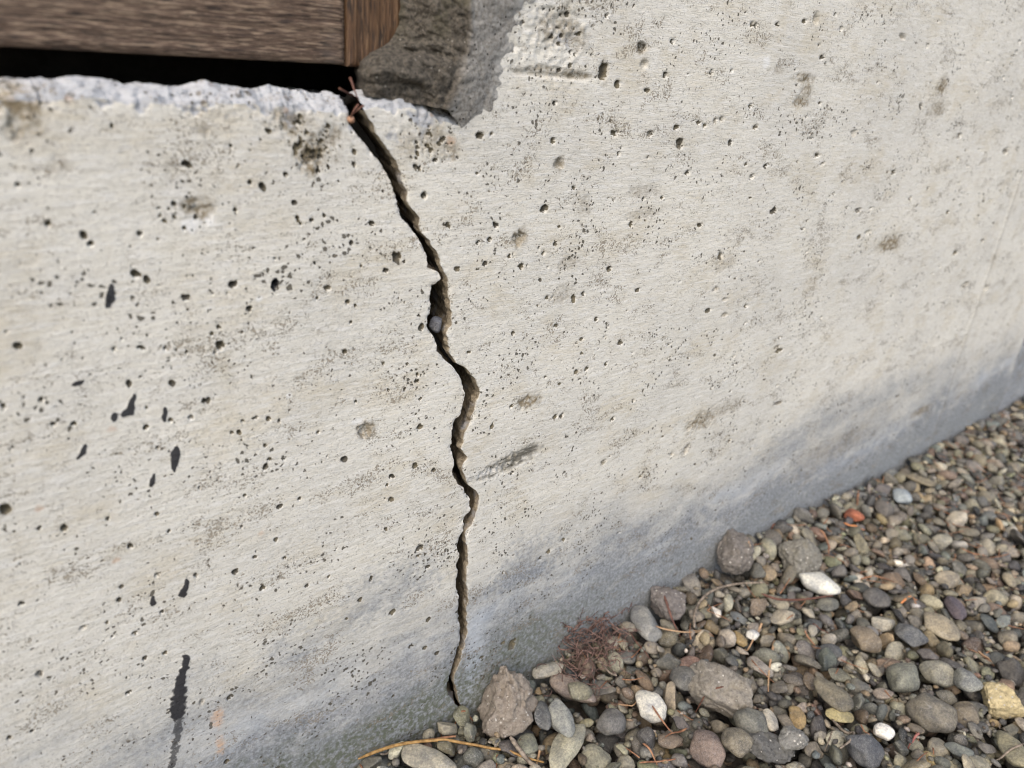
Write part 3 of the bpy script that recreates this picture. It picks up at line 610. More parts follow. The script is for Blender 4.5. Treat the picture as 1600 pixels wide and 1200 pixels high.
# ------------------------------------------------------------------ stones: shapes
def ico(sub):
    bm = bmesh.new(); bmesh.ops.create_icosphere(bm, subdivisions=sub, radius=1.0)
    V = np.array([v.co[:] for v in bm.verts]); Fc = np.array([[v.index for v in f.verts] for f in bm.faces]); bm.free()
    return V, Fc
ICO = {s: ico(s) for s in (1, 2, 3, 4, 5)}
def stone_shape(sub, seed, cuts=6, cmin=0.62, cmax=0.92, sharp=0.85, lump=0.10, rough=0.0):
    r = np.random.default_rng(seed); V, Fc = ICO[sub]; V = V.copy(); P0 = V.copy()
    for _ in range(cuts):
        n = r.normal(size=3); n /= np.linalg.norm(n); c = r.uniform(cmin, cmax)
        s = V @ n - c; k = 0.05; e = k * np.log1p(np.exp(np.clip(s / k, -40, 40)))
        V -= n[None] * (e * sharp)[:, None]
    d = 1 + lump * fbm(P0[:, 0] * 1.1 + seed, P0[:, 1] * 1.1, P0[:, 2] * 1.1, 2, seed % 9)
    if rough: d = d + rough * (0.7 * fbm(P0[:, 0] * 3 + seed, P0[:, 1] * 3, P0[:, 2] * 3, 4, 3) - 0.6 * np.maximum(0, fbm(P0[:, 0] * 6, P0[:, 1] * 6 + seed, P0[:, 2] * 6, 3, 5)))
    V *= d[:, None]
    lo, hi = V.min(0), V.max(0); V = (V - (lo + hi) / 2) / ((hi - lo) / 2)
    return V, Fc
NS = 22
SHAPES = {}
for sub in (1, 2, 3):
    SHAPES[sub] = [stone_shape(sub, 100 + k, *( (5, .64, .95, .88, .12) if k % 3 == 0 else (10, .48, .82, 1.0, .13) )) for k in range(NS)]

PAL = [((.155,.152,.142),.30),((.110,.110,.108),.27),((.21,.20,.17),.30),((.27,.25,.205),.16),((.19,.185,.155),.20),((.075,.077,.080),.16),((.24,.195,.14),.18),((.33,.32,.28),.10),((.14,.155,.16),.14),
       ((.16,.125,.10),.14),((.29,.23,.14),.022),((.55,.54,.50),.030),((.22,.15,.12),.012),((.185,.185,.135),.14),((.40,.365,.30),.04)]
PW = np.array([p[1] for p in PAL]); PW /= PW.sum()
def rand_col(r):
    c = np.array(PAL[r.choice(len(PAL), p=PW)][0]) * r.uniform(0.50, 1.18); c = c * r.uniform(0.95, 1.05, 3) * np.array([1.05, 1.02, 0.96])
    return (*c, 0.0 if r.random() < 0.55 else r.uniform(0.2, 0.9))

def quadric(a, b, c, Rm):
    S = Rm @ np.diag([1 / a ** 2, 1 / b ** 2, 1 / c ** 2]) @ Rm.T
    return S
def rot(yaw, tx, ty):
    cz, sz = math.cos(yaw), math.sin(yaw); cx, sx = math.cos(tx), math.sin(tx); cy, sy = math.cos(ty), math.sin(ty)
    Rz_ = np.array([[cz, -sz, 0], [sz, cz, 0], [0, 0, 1]]); Rx_ = np.array([[1, 0, 0], [0, cx, -sx], [0, sx, cx]]); Ry_ = np.array([[cy, 0, sy], [0, 1, 0], [-sy, 0, cy]])
    return Rx_ @ Ry_ @ Rz_

# height map of the bed
HX0, HX1, HY0, HY1, CS = 0.06, 1.48, -0.36, 0.03, 0.001
nx, ny = int((HX1 - HX0) / CS), int((HY1 - HY0) / CS)
gx = HX0 + (np.arange(nx) + .5) * CS; gy = HY0 + (np.arange(ny) + .5) * CS
GXX, GYY = np.meshgrid(gx, gy, indexing='ij')
def target(x, y):
    w = np.exp(-np.asarray(y) ** 2 / 0.05 ** 2)
    return 0.004 * noise(np.asarray(x) * 7, np.asarray(y) * 7, 0, 3) + w * (0.004 + 0.018 * np.exp(-((np.asarray(x) - 0.60) / 0.16) ** 2) + 0.004 * np.exp(-((np.asarray(x) - 0.9) / 0.12) ** 2)) - 0.004
TG = target(GXX, GYY)
H = TG - 0.030
H[:, gy > -0.0005] = 5.0
OWN = np.full(H.shape, -1, np.int32); HERO = np.zeros(H.shape, bool)
# what the camera sees
pu, pv, pf = proj(np.stack([GXX, GYY, np.zeros_like(GXX)], -1))
INV = (pf > 0.05) & (pu > -60) & (pu < 1680) & (pv > 0) & (pv < 1290)
SEEN_I = np.argwhere(INV & (GYY < -0.004))
stones = []                                   # x,y,z,a,b,c,R,shape,color,hero
def footprint(x, y, S, a_max):
    i0 = int((x - a_max - HX0) / CS); i1 = int((x + a_max - HX0) / CS) + 1; j0 = int((y - a_max - HY0) / CS); j1 = int((y + a_max - HY0) / CS) + 1
    if i0 < 0 or j0 < 0 or i1 > nx or j1 > ny: return None
    X = gx[i0:i1, None] - x; Y = gy[None, j0:j1] - y
    bb = S[0, 2] * X + S[1, 2] * Y; cc = S[0, 0] * X * X + 2 * S[0, 1] * X * Y + S[1, 1] * Y * Y - 1
    disc = bb * bb - S[2, 2] * cc; ok = disc > 0
    sq = np.sqrt(np.where(ok, disc, 0)); top = (-bb + sq) / S[2, 2]; bot = (-bb - sq) / S[2, 2]
    return i0, i1, j0, j1, ok, top, bot
def rest(fp):
    i0, i1, j0, j1, ok, top, bot = fp
    return np.max(np.where(ok, H[i0:i1, j0:j1] - bot, -9))
def settle(fp, z, x, y, a, b, c, Rm, shape, col, hero=None):
    i0, i1, j0, j1, ok, top, bot = fp
    sub = H[i0:i1, j0:j1]; t = z + top; up = ok & (t > sub) & (sub < 4)
    sub[up] = t[up]; OWN[i0:i1, j0:j1][up] = len(stones)
    if hero is not None:
        k = ok & (bot + (top - bot) * .5 < 99); HERO[i0:i1, j0:j1] |= k
    stones.append([x, y, z, a, b, c, Rm, shape, col, hero])
sr = np.random.default_rng(21)
def pour(n, smin, smax, limit, tries, skew=2.0, sink=0.93, flat=(.45, .85), tilt=0.35):
    fails = 0
    for _ in range(n):
        s = smin + (smax - smin) * sr.random() ** skew
        a = s; b = s * sr.uniform(0.55, 0.95); c = b * sr.uniform(*flat)
        Rm = rot(sr.uniform(0, 6.28), sr.normal() * tilt, sr.normal() * tilt)
        S = quadric(a * sink, b * sink, c * sink, Rm); best = None
        for _t in range(tries):
            k = SEEN_I[sr.integers(len(SEEN_I))]; x = gx[k[0]] + sr.uniform(-.5, .5) * CS; y = gy[k[1]] + sr.uniform(-.5, .5) * CS
            fp = footprint(x, y, S, a)
            if fp is None: continue
            if (HERO[fp[0]:fp[1], fp[2]:fp[3]] & fp[4]).mean() > 0.05: continue
            z = rest(fp)
            lv = z - float(TG[min(nx - 1, k[0]), min(ny - 1, k[1])])
            if best is None or lv < best[0]: best = (lv, fp, z, x, y)
        if best is None or best[0] + c * 0.55 > limit: fails += 1; continue
        lv, fp, z, x, y = best
        settle(fp, z, x, y, a, b, c, Rm, sr.integers(NS), rand_col(sr))
    return fails
pour(650, 0.0070, 0.0125, -0.006, 4)
pour(300, 0.006, 0.010, -0.010, 6)

# the stones one can single out in the photograph: px, py, width, height (px), slant deg, colour, speckle, kind, label
HEROES = [
 (785,1093,104,128,-80,(.24,.21,.17),.3,'lump',"crumbly tan mortar lump leaning on the wall foot beside the crack"),
 (1120,1072,92,82,10,(.2,.18,.15),.6,'rough',"large rough grey-brown stone, biggest angular rock among the pebbles"),
 (1017,1103,42,50,70,(.62,.61,.56),.5,'smooth',"rounded white pebble with dark pinholes left of the large rough rock"),
 (884,1166,82,44,-62,(.40,.385,.30),.35,'flat',"long pale yellowish flat stone standing diagonally below the mortar lump"),
 (668,1188,86,36,22,(.36,.34,.28),.3,'flat',"pale blunt stone cut by the bottom edge beside the yellow twig"),
 (1107,1172,54,56,60,(.21,.165,.145),.6,'smooth',"reddish brown blunt stone below the large rough rock"),
 (1197,1166,84,44,12,(.10,.097,.09),.9,'rough',"black-grey pitted elongated rock near the bottom edge"),
 (1281,911,56,34,24,(.66,.66,.61),.0,'smooth',"bright white oval pebble, largest white one in the gravel"),
 (1457,1114,66,56,-12,(.185,.17,.14),.25,'smooth',"large smooth taupe heart-shaped pebble lying flat"),
 (1562,1093,50,54,50,(.40,.33,.19),.2,'rough',"golden coarse-grained round stone near the right edge"),
 (1470,981,52,36,32,(.30,.265,.20),.1,'smooth',"smooth tan egg-shaped pebble"),
 (1382,1145,30,25,10,(.72,.71,.68),.0,'smooth',"small bright white angular pebble beside a reddish stone"),
 (1312,1118,44,24,3,(.33,.29,.16),.2,'flat',"yellowish flat oval pebble"),
 (1010,962,54,40,48,(.25,.255,.25),.3,'smooth',"pale grey smooth stone near the red-brown moss"),
 (1142,858,64,44,5,(.145,.13,.115),.5,'rough',"dark brown-grey lump against the wall foot, mid distance"),
 (1250,866,50,50,40,(.165,.155,.13),.5,'rough',"blurred grey-brown block behind the white oval pebble"),
 (1021,926,56,44,10,(.135,.12,.11),.5,'rough',"dark rough lump at the wall foot above the pale grey stone"),
 (1335,806,26,19,25,(.36,.13,.075),.0,'smooth',"orange-red pebble close to the wall, far back"),
 (1174,1130,50,40,8,(.17,.17,.15),.1,'smooth',"plain grey rounded pebble above the black pitted rock"),
 (1349,1171,56,46,15,(.105,.11,.12),.4,'smooth',"dark slate-blue faceted stone at the bottom"),
 (1412,1058,60,40,-15,(.21,.215,.18),.3,'smooth',"grey-green stone with white vein behind the taupe pebble"),
 (1467,1053,50,36,12,(.27,.26,.21),.8,'smooth',"pale speckled pebble behind the taupe pebble"),
 (1512,1063,42,36,0,(.22,.23,.22),.9,'smooth',"grey speckled square-ish pebble left of the golden stone"),
 (1409,776,28,22,40,(.30,.345,.385),.0,'smooth',"pale blue-grey pebble, blurred, far back"),
 (1434,749,52,22,12,(.20,.175,.125),.1,'flat',"long olive-brown pebble, blurred, far back"),
 (895,1078,70,30,24,(.25,.205,.175),.3,'smooth',"pinkish brown bone-shaped stone right of the mortar lump"),
 (856,1046,50,22,-8,(.33,.32,.28),.3,'flat',"pale stub-like stone close behind the mortar lump"),
 (905,1080,40,28,0,(.22,.21,.155),.3,'smooth',"olive pebble beside the red-brown moss"),
 (1370,936,46,30,0,(.115,.11,.105),.2,'smooth',"dark grey wedge-shaped stone right of the white oval pebble"),
 (1494,953,38,26,60,(.125,.105,.12),.1,'smooth',"purple-brown smooth pebble above the tan egg-shaped one"),
 (1155,997,28,20,50,(.34,.25,.12),.1,'smooth',"small yellow-ochre pebble beside a small white one"),
 (1176,992,22,15,0,(.60,.60,.58),.0,'smooth',"small white pebble beside the yellow-ochre one"),
 (1246,1121,34,27,70,(.34,.25,.13),.2,'smooth',"ochre pointed pebble right of the cream angular one"),
 (1204,1127,34,24,75,(.52,.49,.42),.1,'smooth',"cream angular pebble between the grey and ochre pebbles"),
 (877,1124,50,36,62,(.27,.28,.265),.4,'smooth',"pale grey faceted stone above the long yellowish stone"),
 (848,1118,42,28,75,(.105,.11,.115),.2,'smooth',"dark grey upright stone touching the mortar lump"),
 (1352,998,44,38,15,(.23,.19,.14),.3,'smooth',"square brown pebble in the middle of the gravel"),
 (1421,992,50,36,0,(.12,.125,.13),.5,'smooth',"large charcoal pebble left of the tan egg-shaped one"),
 (1240,1155,40,34,20,(.17,.165,.15),.8,'rough',"rough grey lump just right of the black pitted rock"),
 (1580,1170,58,36,62,(.24,.225,.16),.3,'smooth',"olive elongated stone in the lower right corner"),
 (1068,968+92,36,36,30,(.13,.13,.125),.2,'smooth',"dark rounded pebble pressed against the large rough rock"),
 (955,1128,44,38,10,(.18,.175,.165),.3,'smooth',"grey pebble beside the white pinholed one"),
 (1300,1085,56,30,38,(.17,.155,.12),.1,'smooth',"long brown-grey stone lying slantwise mid gravel"),
 (1150,1160,42,38,30,(.20,.18,.14),.5,'smooth',"brownish round pebble between two larger bottom rocks"),
]
M_lump = rough_stone_material("tan_mortar_crumb", (0.17, 0.14, 0.11), (0.30, 0.26, 0.215), (0.24, 0.20, 0.15))
ROUGH_M = {}
hero_ids = []
for (px, py, w, hpx, sl, col, sp, kind, label) in HEROES:
    z0 = 0.004 if kind != 'lump' else 0.018
    g = G(px, py, z0); _, _, Z = proj(g)
    if g[1] > -0.004: g = W(px, py); g[1] = -0.012
    phi = math.radians(sl); s_ = Z / F
    fac = 1 + 0.35 * abs(math.sin(phi)); a = w / 2 * s_ * fac
    b = hpx / 2 * s_ / (0.80 if kind != 'flat' else 0.9)
    if abs(sl) > 45: b = hpx / 2 * s_ * 1.0
    # slant in the picture -> yaw on the ground
    g2 = G(px + 10 * math.cos(phi), py + 10 * math.sin(phi), z0); yaw = math.atan2(g2[1] - g[1], g2[0] - g[0])
    c = min(a, b) * {'smooth': .72, 'flat': .5, 'rough': .85, 'lump': 1.0}[kind]
    if kind == 'lump': a, b, c = 0.0205, 0.0200, 0.0255; yaw = 0.0
    Rm = rot(yaw, sr.normal() * .1, sr.normal() * .1) if kind != 'lump' else np.eye(3); S = quadric(a * .9, b * .9, c * .9, Rm)
    z = z0
    for _ in range(4):
        gg = G(px, py, z); x_, y = gg[0], min(gg[1], -b * 0.95); fp = footprint(x_, y, S, max(a, b))
        tz = float(target(x_, y)); z = min(max(rest(fp), tz + c * 0.25 + 0.003), tz + c * 0.6 + 0.006)
    g = np.array([x_, y, z])
    hero_ids.append(len(stones))
    settle(fp, z, g[0], y, a, b, c, Rm, -1, (*col, sp), (kind, label))
pour(2300, 0.0052, 0.0112, 0.0070, 7, 1.4, flat=(.42, .9), tilt=.6)
pour(1100, 0.0048, 0.0080, 0.0050, 5, 1.2)
pour(1500, 0.0028, 0.0050, 0.0035, 4, 1.6)
pour(3600, 0.0010, 0.0030, 0.004, 3, 1.4)

ground = tag(obj("gravel_ground", mesh_np("gravel_ground", [(-8, -16, -0.034), (12, -16, -0.034), (12, 0.04, -0.034), (-8, 0.04, -0.034)], [np.array([[0, 1, 2, 3]])], M_soil)), kind="structure")

# the hero stones become things
for i in hero_ids:
    x, y, z, a, b, c, Rm, shp, col, (kind, label) = stones[i]
    seed = 500 + i
    if kind == 'lump':
        V, Fc = stone_shape(5, 905, 8, .55, .9, .8, .22, 0.20)
        sr_ = np.array([.78, -.62, .08]); ux = V @ sr_; th = V[:, 2]
        V += sr_[None] * (ux * (-0.38 * sstep(0.0, 0.95, th)) - 0.10 * sstep(0.2, 1, th))[:, None]
        V += sr_[None] * (0.34 * np.exp(-((th + 0.12) / .16) ** 2) * np.clip(ux, 0, 1))[:, None]       # the pale nub at its right
        V += sr_[None] * (-0.16 * np.exp(-((th + 0.45) / .3) ** 2) * (ux < 0) * np.clip(-ux, 0, 1))[:, None]
        V -= sr_[None] * (0.22 * np.exp(-((th - 0.22) / .13) ** 2) * np.clip(ux, -1, 1))[:, None]
        mat = M_lump
    elif kind == 'rough':
        V, Fc = stone_shape(5, seed, 10, .5, .82, .95, .12, 0.13)
        mat = rough_stone_material("rough_stone", tuple(v * .75 for v in col[:3]), tuple(v * 1.4 for v in col[:3]), tuple(v * 1.0 * q for v, q in zip(col[:3], (1.05, 1, .85))), 0.0014)
    elif kind == 'flat':
        V, Fc = stone_shape(4, seed, 9, .55, .8, .95, .08, 0.012); mat = M_stone
    else:
        V, Fc = stone_shape(4, seed, 7, .62, .92, .9, .10, 0.008); mat = M_stone
    name = {'lump': "mortar_lump", 'rough': "rock", 'flat': "flat_stone", 'smooth': "pebble_stone"}[kind]
    o = obj(name, mesh_np(name, V * np.array([a, b, c]), [Fc], mat))
    o.matrix_world = Matrix.Translation((x, y, z)) @ Matrix(Rm.tolist()).to_4x4()
    o.color = (col[0] * .85, col[1] * .85, col[2] * .85, col[3])
    tag(o, label, {'lump': "mortar lump", 'rough': "rock", 'flat': "stone", 'smooth': "pebble"}[kind])

# ordinary pebbles: the 300 that show largest are parts of the ground, the rest one mass
cnt = np.zeros(len(stones)); vis = OWN >= 0
wgt = np.where(INV, 1.0 / np.maximum(pf, 0.1) ** 2, 0)
np.add.at(cnt, OWN[vis], wgt[vis])
for i in hero_ids: cnt[i] = -1
order = np.argsort(-cnt); single = set(int(k) for k in order[:290])
me_shapes = [mesh_np("pebble", *(lambda s: (s[0], [s[1]], M_stone))(SHAPES[3][k])) for k in range(NS)]
for i in order[:290]:
    x, y, z, a, b, c, Rm, shp, col, _ = stones[int(i)]
    o = obj("pebble", me_shapes[shp], ground)
    o.matrix_world = Matrix.Translation((x, y, z)) @ Matrix(Rm.tolist()).to_4x4() @ Matrix.Diagonal((a, b, c, 1))
    o.color = col
VV, FF, CCs = [], [], []; off = 0
def add_stone(x, y, z, a, b, c, Rm, shp, col, sub):
    global off
    V, Fc = SHAPES[sub][shp]; V = (V * np.array([a, b, c])) @ Rm.T + np.array([x, y, z])
    VV.append(V); FF.append(Fc + off); CCs.append(np.repeat(np.array(col)[None], len(V), 0)); off += len(V)
hs = set(hero_ids)
for i, s in enumerate(stones):
    if i in single or i in hs: continue
    add_stone(*s[:9], 2 if s[3] > 0.0035 and cnt[i] > 0 else 1)
# outside the picture the bed goes on in one rough layer
for _ in range(11000):
    x = sr.uniform(-0.5, 2.1); y = -sr.random() ** 1.25 * 0.8 - 0.008
    u, v, f = proj(np.array([x, y, 0.0]))
    if f > 0 and -70 < u < 1690 and v < 1300: continue
    s = sr.uniform(0.008, 0.016); add_stone(x, y, float(target(x, y)) - 0.010 + sr.normal() * 0.003, s, s * .8, s * .6, rot(sr.uniform(0, 6.3), sr.normal() * .3, sr.normal() * .3), sr.integers(NS), rand_col(sr), 1)
me = mesh_np("loose_gravel", np.concatenate(VV), [np.concatenate(FF)], M_stone_bed); attr(me, "pcol", np.concatenate(CCs))
tag(obj("loose_gravel", me, ground), "small mixed grey and brown gravel filling the gaps between the larger pebbles", kind="stuff")
print("stones", len(stones), "verts", off)

# ------------------------------------------------------------------ wood above the ledge
def wood_face(name, x0, x1, z0, z1, yf, thick, nx_, nz_, vertical, mat):
    xs = np.linspace(x0, x1, nx_); zs = np.concatenate([np.linspace(z0, min(z1, z0 + 0.05), int(nz_ * .85)), np.linspace(min(z1, z0 + 0.05), z1, int(nz_ * .15) + 2)[1:]])
    X, Z = np.meshgrid(xs, zs)
    g = (fbm(X * 420, Z * 9, 0, 3, 2) if vertical else fbm(X * 9, Z * 420, 0, 3, 2))
    d = np.minimum.reduce([X - x0, x1 - X, Z - z0])
    Y = yf - 0.00035 * g + 0.0012 * np.exp(-d / 0.0007)
    V = [np.stack([X, Y, Z], -1).reshape(-1, 3)]; fs = [grid_faces(len(zs), nx_)]; off_ = X.size
    def skirt(P):
        nonlocal off_
        Q = P.copy(); Q[:, 1] = yf + thick
        V.append(np.concatenate([P, Q])); n = len(P); fs.append(grid_faces(2, n, off_)); off_ += 2 * n
    g0 = V[0].reshape(len(zs), nx_, 3); skirt(g0[0]); skirt(g0[-1]); skirt(g0[:, 0]); skirt(g0[:, -1])
    V.append(np.array([(x0, yf + thick, z0), (x1, yf + thick, z0), (x1, yf + thick, z1), (x0, yf + thick, z1)])); fs.append(np.array([[0, 1, 2, 3]]) + off_)
    return mesh_np(name, np.concatenate(V), fs, mat)
xj = float(W(541, 60, .02)[0])
tag(obj("wooden_board", wood_face("wooden_board", -1.0, xj - 0.0004, 0.3972, 0.70, 0.020, 0.022, 900, 120, False, M_board)),
    "weathered grey-brown horizontal board above the dark gap in the wall", "board")
tag(obj("wooden_post", wood_face("wooden_post", xj + 0.0004, 0.214, 0.3966, 0.70, 0.0188, 0.03, 150, 110, True, M_post)),
    "brown upright wooden trim piece between the board and the mortar", "trim")

# ------------------------------------------------------------------ mortar daubed between post and wall
def curve_px(pts, n):
    pts = np.array(pts, float); q = np.array([W(a, b, y) for a, b, y in pts]); v = np.linspace(0, 1, len(q))
    s = np.concatenate([[0], np.cumsum(np.linalg.norm(np.diff(q, axis=0), axis=1))]); s /= s[-1]
    t = np.linspace(0, 1, n); return np.stack([np.interp(t, s, q[:, k]) for k in range(3)], -1)
def by_z(pts, zs):                            # curve sampled at given heights
    q = np.array([W(a, b, y) for a, b, y in pts]); q = q[np.argsort(q[:, 2])]
    return np.stack([np.interp(zs, q[:, 2], q[:, k]) for k in range(3)], -1)
def mortar():
    nv, nu1, nu2 = 330, 190, 130
    A_ = [(650,-200,.0178),(640,-90,.0178),(626,0,.0178),(622,40,.0170),(607,66,.0140),(583,84,.0105),(570,100,.0080),(568,122,.0065),(573,149,.0050)]
    B_ = [(741,-200,-.0045),(739,-90,-.0045),(735,0,-.0045),(736,60,-.0048),(729,98,-.0050),(716,134,-.0045),(699,171,-.0032)]
    C_ = [(862,-200,.0012),(850,-90,.0012),(834,0,.0012),(815,30,.0012),(800,62,.0012),(802,100,.0012),(787,150,.0012),(770,184,.0012),(727,206,.0012)]
    A = curve_px(A_, nv); B = curve_px(B_, nv); C = curve_px(C_, nv)
    u1 = np.linspace(0, 1, nu1)[None, :, None]; u2 = np.linspace(0, 1, nu2)[None, 1:, None]
    P = np.concatenate([A[:, None] * (1 - u1) + B[:, None] * u1, B[:, None] * (1 - u2) + C[:, None] * u2], 1)
    v = np.linspace(0, 1, nv)[:, None]; U = np.concatenate([np.linspace(0, 1, nu1), 1 + np.linspace(0, 1, nu2)[1:]])[None]
    N1 = np.array([-0.80, -0.60, 0.0]); N2 = np.array([0, -1.0, 0])
    k = sstep(0.75, 1.25, U)[..., None]; N = N1 * (1 - k) + N2 * k
    x, y, z = P[..., 0], P[..., 1], P[..., 2]
    rough = (0.0017 * fbm(x * 90, y * 90, z * 90, 5, 12) + 0.0042 * (np.abs(noise(x * 75, y * 75, z * 110, 21)) + 0.5 * np.abs(noise(x * 190, y * 190, z * 260, 22)) - .35)) * (1 - 0.72 * k[..., 0])
    wv = 0.35 + 0.9 * np.clip(0.5 + noise(x * 130, y * 130, z * 60, 31), 0, 1.2)
    lump = 0.0095 * np.exp(-((U - 0.36 + .12 * noise(x * 60, y * 60, z * 60, 33)) / 0.30) ** 2) * np.exp(-((v - 0.84) / 0.070) ** 4) + 0.0055 * np.exp(-((U - 0.2) / 0.2) ** 2) * np.exp(-((v - 0.93) / 0.06) ** 2)
    groove = -0.0040 * wv * np.exp(-((v - 0.715 - 0.07 * U + 0.03 * noise(x * 80, y * 80, z * 20, 41)) / 0.022) ** 2) * sstep(0.1, 0.3, U) * (1 - sstep(.75, .95, U))
    crease = -0.0022 * wv * np.exp(-((v - 0.88 - 0.05 * U + 0.03 * noise(x * 70, y * 90, z * 20, 43)) / 0.016) ** 2) * sstep(0.25, 0.45, U) * (1 - sstep(.8, .98, U))
    vert = -0.0015 * np.exp(-((U - 0.93) / 0.05) ** 2)
    bulge = 0.0007 * np.sin(np.clip(U - 1, 0, 1) * math.pi) ** 0.6
    edgef = np.minimum(1, np.minimum((2 - U) / 0.10, 1)) 
    disp = (rough + lump + groove + crease + vert) * np.minimum(1, 0.7 + U * 2) + bulge
    P = P + N * (disp * edgef)[..., None]
    # right border wanders and dies into the wall face
    wob = 0.0045 * fbm(z * 130, z * 0 + 2.0, 0, 3, 15) * sstep(1.4, 2.0, U); P[..., 0] += wob
    n0 = P.shape[0] * P.shape[1]
    bot = P[-1]; back = bot.copy(); back[:, 1] = 0.034; back[:, 2] -= 0.001; back[:, 0] += 0.028
    left = P[:, 0]; lb = left.copy(); lb[:, 1] = 0.034; lb[:, 0] += 0.012
    V = np.concatenate([P.reshape(-1, 3), bot, back, left, lb]); m1 = len(bot); m2 = len(left)
    fs = [grid_faces(P.shape[0], P.shape[1]), grid_faces(2, m1, n0), grid_faces(2, m2, n0 + 2 * m1)]
    me = mesh_np("mortar_patch", V, fs, M_mort)
    a = np.zeros((len(V), 4)); UU = np.repeat(U, nv, 0); vv = np.repeat(v, P.shape[1], 1)
    a[:n0, 1] = (sstep(0.9, 1.12, UU + 0.08 * fbm(x * 100, z * 100, 0, 3, 5))).ravel() * 0.95  # mask for the painted tone: lit front past the corner, shaded side before it
    a[:n0, 0] = sstep(1.35, 2.0, UU + 0.25 * fbm(x * 60, z * 60, 0, 3, 8)).ravel()
    a[:n0, 2] = ((1 - sstep(0.45, 0.75, vv)) * 1.0).ravel()
    attr(me, "mA", a)
    o = obj("mortar_patch", me, wall); o["label"] = "rough grey-brown mortar daubed between the wooden trim and the concrete"
mortar()

# small stone wedged in the crack
V, Fc = stone_shape(3, 77, 7, .6, .9, .9, .1, .02); q = W(686, 512)
o = obj("wedged_stone", mesh_np("wedged_stone", V * np.array([.0036, .0028, .0044]), [Fc], M_stone)); o.location = (q[0] + .0012, 0.0040, q[2]); o.color = (.13, .135, .155, .8)
tag(o, "small bluish stone wedged in the widest part of the crack", "stone")
V, Fc = stone_shape(3, 78, 7, .6, .9, .9, .1, .02); q = W(549, 187)
o = obj("wedged_stone", mesh_np("wedged_stone", V * np.array([.0017, .0015, .0015]), [Fc], M_stone)); o.location = (q[0] - .0002, 0.0000, q[2]); o.color = (.30, .17, .11, .1)
tag(o, "tiny orange-pink stone at the top of the crack below the needles", "stone")

# ------------------------------------------------------------------ needles, twigs, moss
def tube(pts, radii, flat=1.0, nseg=6, name="twig", mat=None):
    P = np.array(pts, float); n = len(P); T = np.gradient(P, axis=0); T /= np.linalg.norm(T, axis=1)[:, None] + 1e-12
    up = np.array([0, 0, 1.0]); S = np.cross(T, up); S /= np.linalg.norm(S, axis=1)[:, None] + 1e-9; U = np.cross(S, T)
    a = np.arange(nseg) / nseg * 2 * math.pi; R = np.asarray(radii, float)
    if R.ndim == 0: R = np.full(n, float(R))
    V = P[:, None] + R[:, None, None] * (np.cos(a)[None, :, None] * S[:, None] + flat * np.sin(a)[None, :, None] * U[:, None])
    i = np.arange(n * nseg).reshape(n, nseg); j = np.roll(i, -1, 1)
    q = np.stack([i[:-1], j[:-1], j[1:], i[1:]], -1).reshape(-1, 4)
    V = V.reshape(-1, 3); c0 = len(V); V = np.concatenate([V, P[:1], P[-1:]])
    t1 = np.stack([j[0], i[0], np.full(nseg, c0)], -1); t2 = np.stack([i[-1], j[-1], np.full(nseg, c0 + 1)], -1)
    return V, [q, t1, t2]
def Hat(x, y):
    i = int(np.clip((x - HX0) / CS, 0, nx - 1)); j = int(np.clip((y - HY0) / CS, 0, ny - 1)); h = H[i, j]
    return h if h < 1 else float(target(x, min(y, -.01)))
def smooth_line(pts, n):
    pts = np.array(pts, float); t = np.linspace(0, 1, len(pts)); tt = np.linspace(0, 1, n)
    if len(pts) < 4: 
        k = np.polyfit(t, pts, min(2, len(pts) - 1)); return np.stack([np.polyval(k[:, d], tt) for d in range(pts.shape[1])], -1)
    out = np.stack([np.interp(tt, t, pts[:, d]) for d in range(pts.shape[1])], -1)
    for _ in range(n // 3): out[1:-1] = (out[:-2] + out[1:-1] * 2 + out[2:]) / 4
    return out
def on_gravel(pxs, r0, r1=None, mat=M_needle, name="pine_needle", flat=0.6, n=14, lift=0.0, follow=0.7, nseg=6, wav=0.0):
    r1 = r0 * .35 if r1 is None else r1
    zg = 0.006
    for _ in range(3):
        g = np.array([G(a, b, zg) for a, b in pxs]); zg = float(np.mean([Hat(p[0], p[1]) for p in g])) + r0
    L = smooth_line(g, n); L[:, 1] = np.minimum(L[:, 1], -0.002)
    hz = np.array([Hat(p[0], p[1]) for p in L]); t = np.linspace(0, 1, n)
    line = np.interp(t, [0, 1], [np.mean(hz[:3]), np.mean(hz[-3:])])
    gap = np.max(hz - line); line = line + min(max(gap, 0), .004)
    L[:, 2] = line * (1 - follow) + np.maximum(hz, line - 0.003) * follow + r0 * 0.8 + lift
    for _ in range(3): L[1:-1, 2] = (L[:-2, 2] + 2 * L[1:-1, 2] + L[2:, 2]) / 4
    L[:, 2] = np.maximum(L[:, 2], np.minimum(hz + r0 * .5, L[:, 2] + .006))
    for _ in range(2): L[1:-1, 2] = (L[:-2, 2] + 2 * L[1:-1, 2] + L[2:, 2]) / 4
    if wav: L[:, 2] += wav * np.sin(t * 9)
    R = r0 + (r1 - r0) * t ** 2; R = R * np.minimum(1, 0.45 + t * 8)
    V, fs = tube(L, R, flat, nseg)
    return obj(name, mesh_np(name, V, fs, mat))
GN = "dry conifer needles fallen on the gravel"
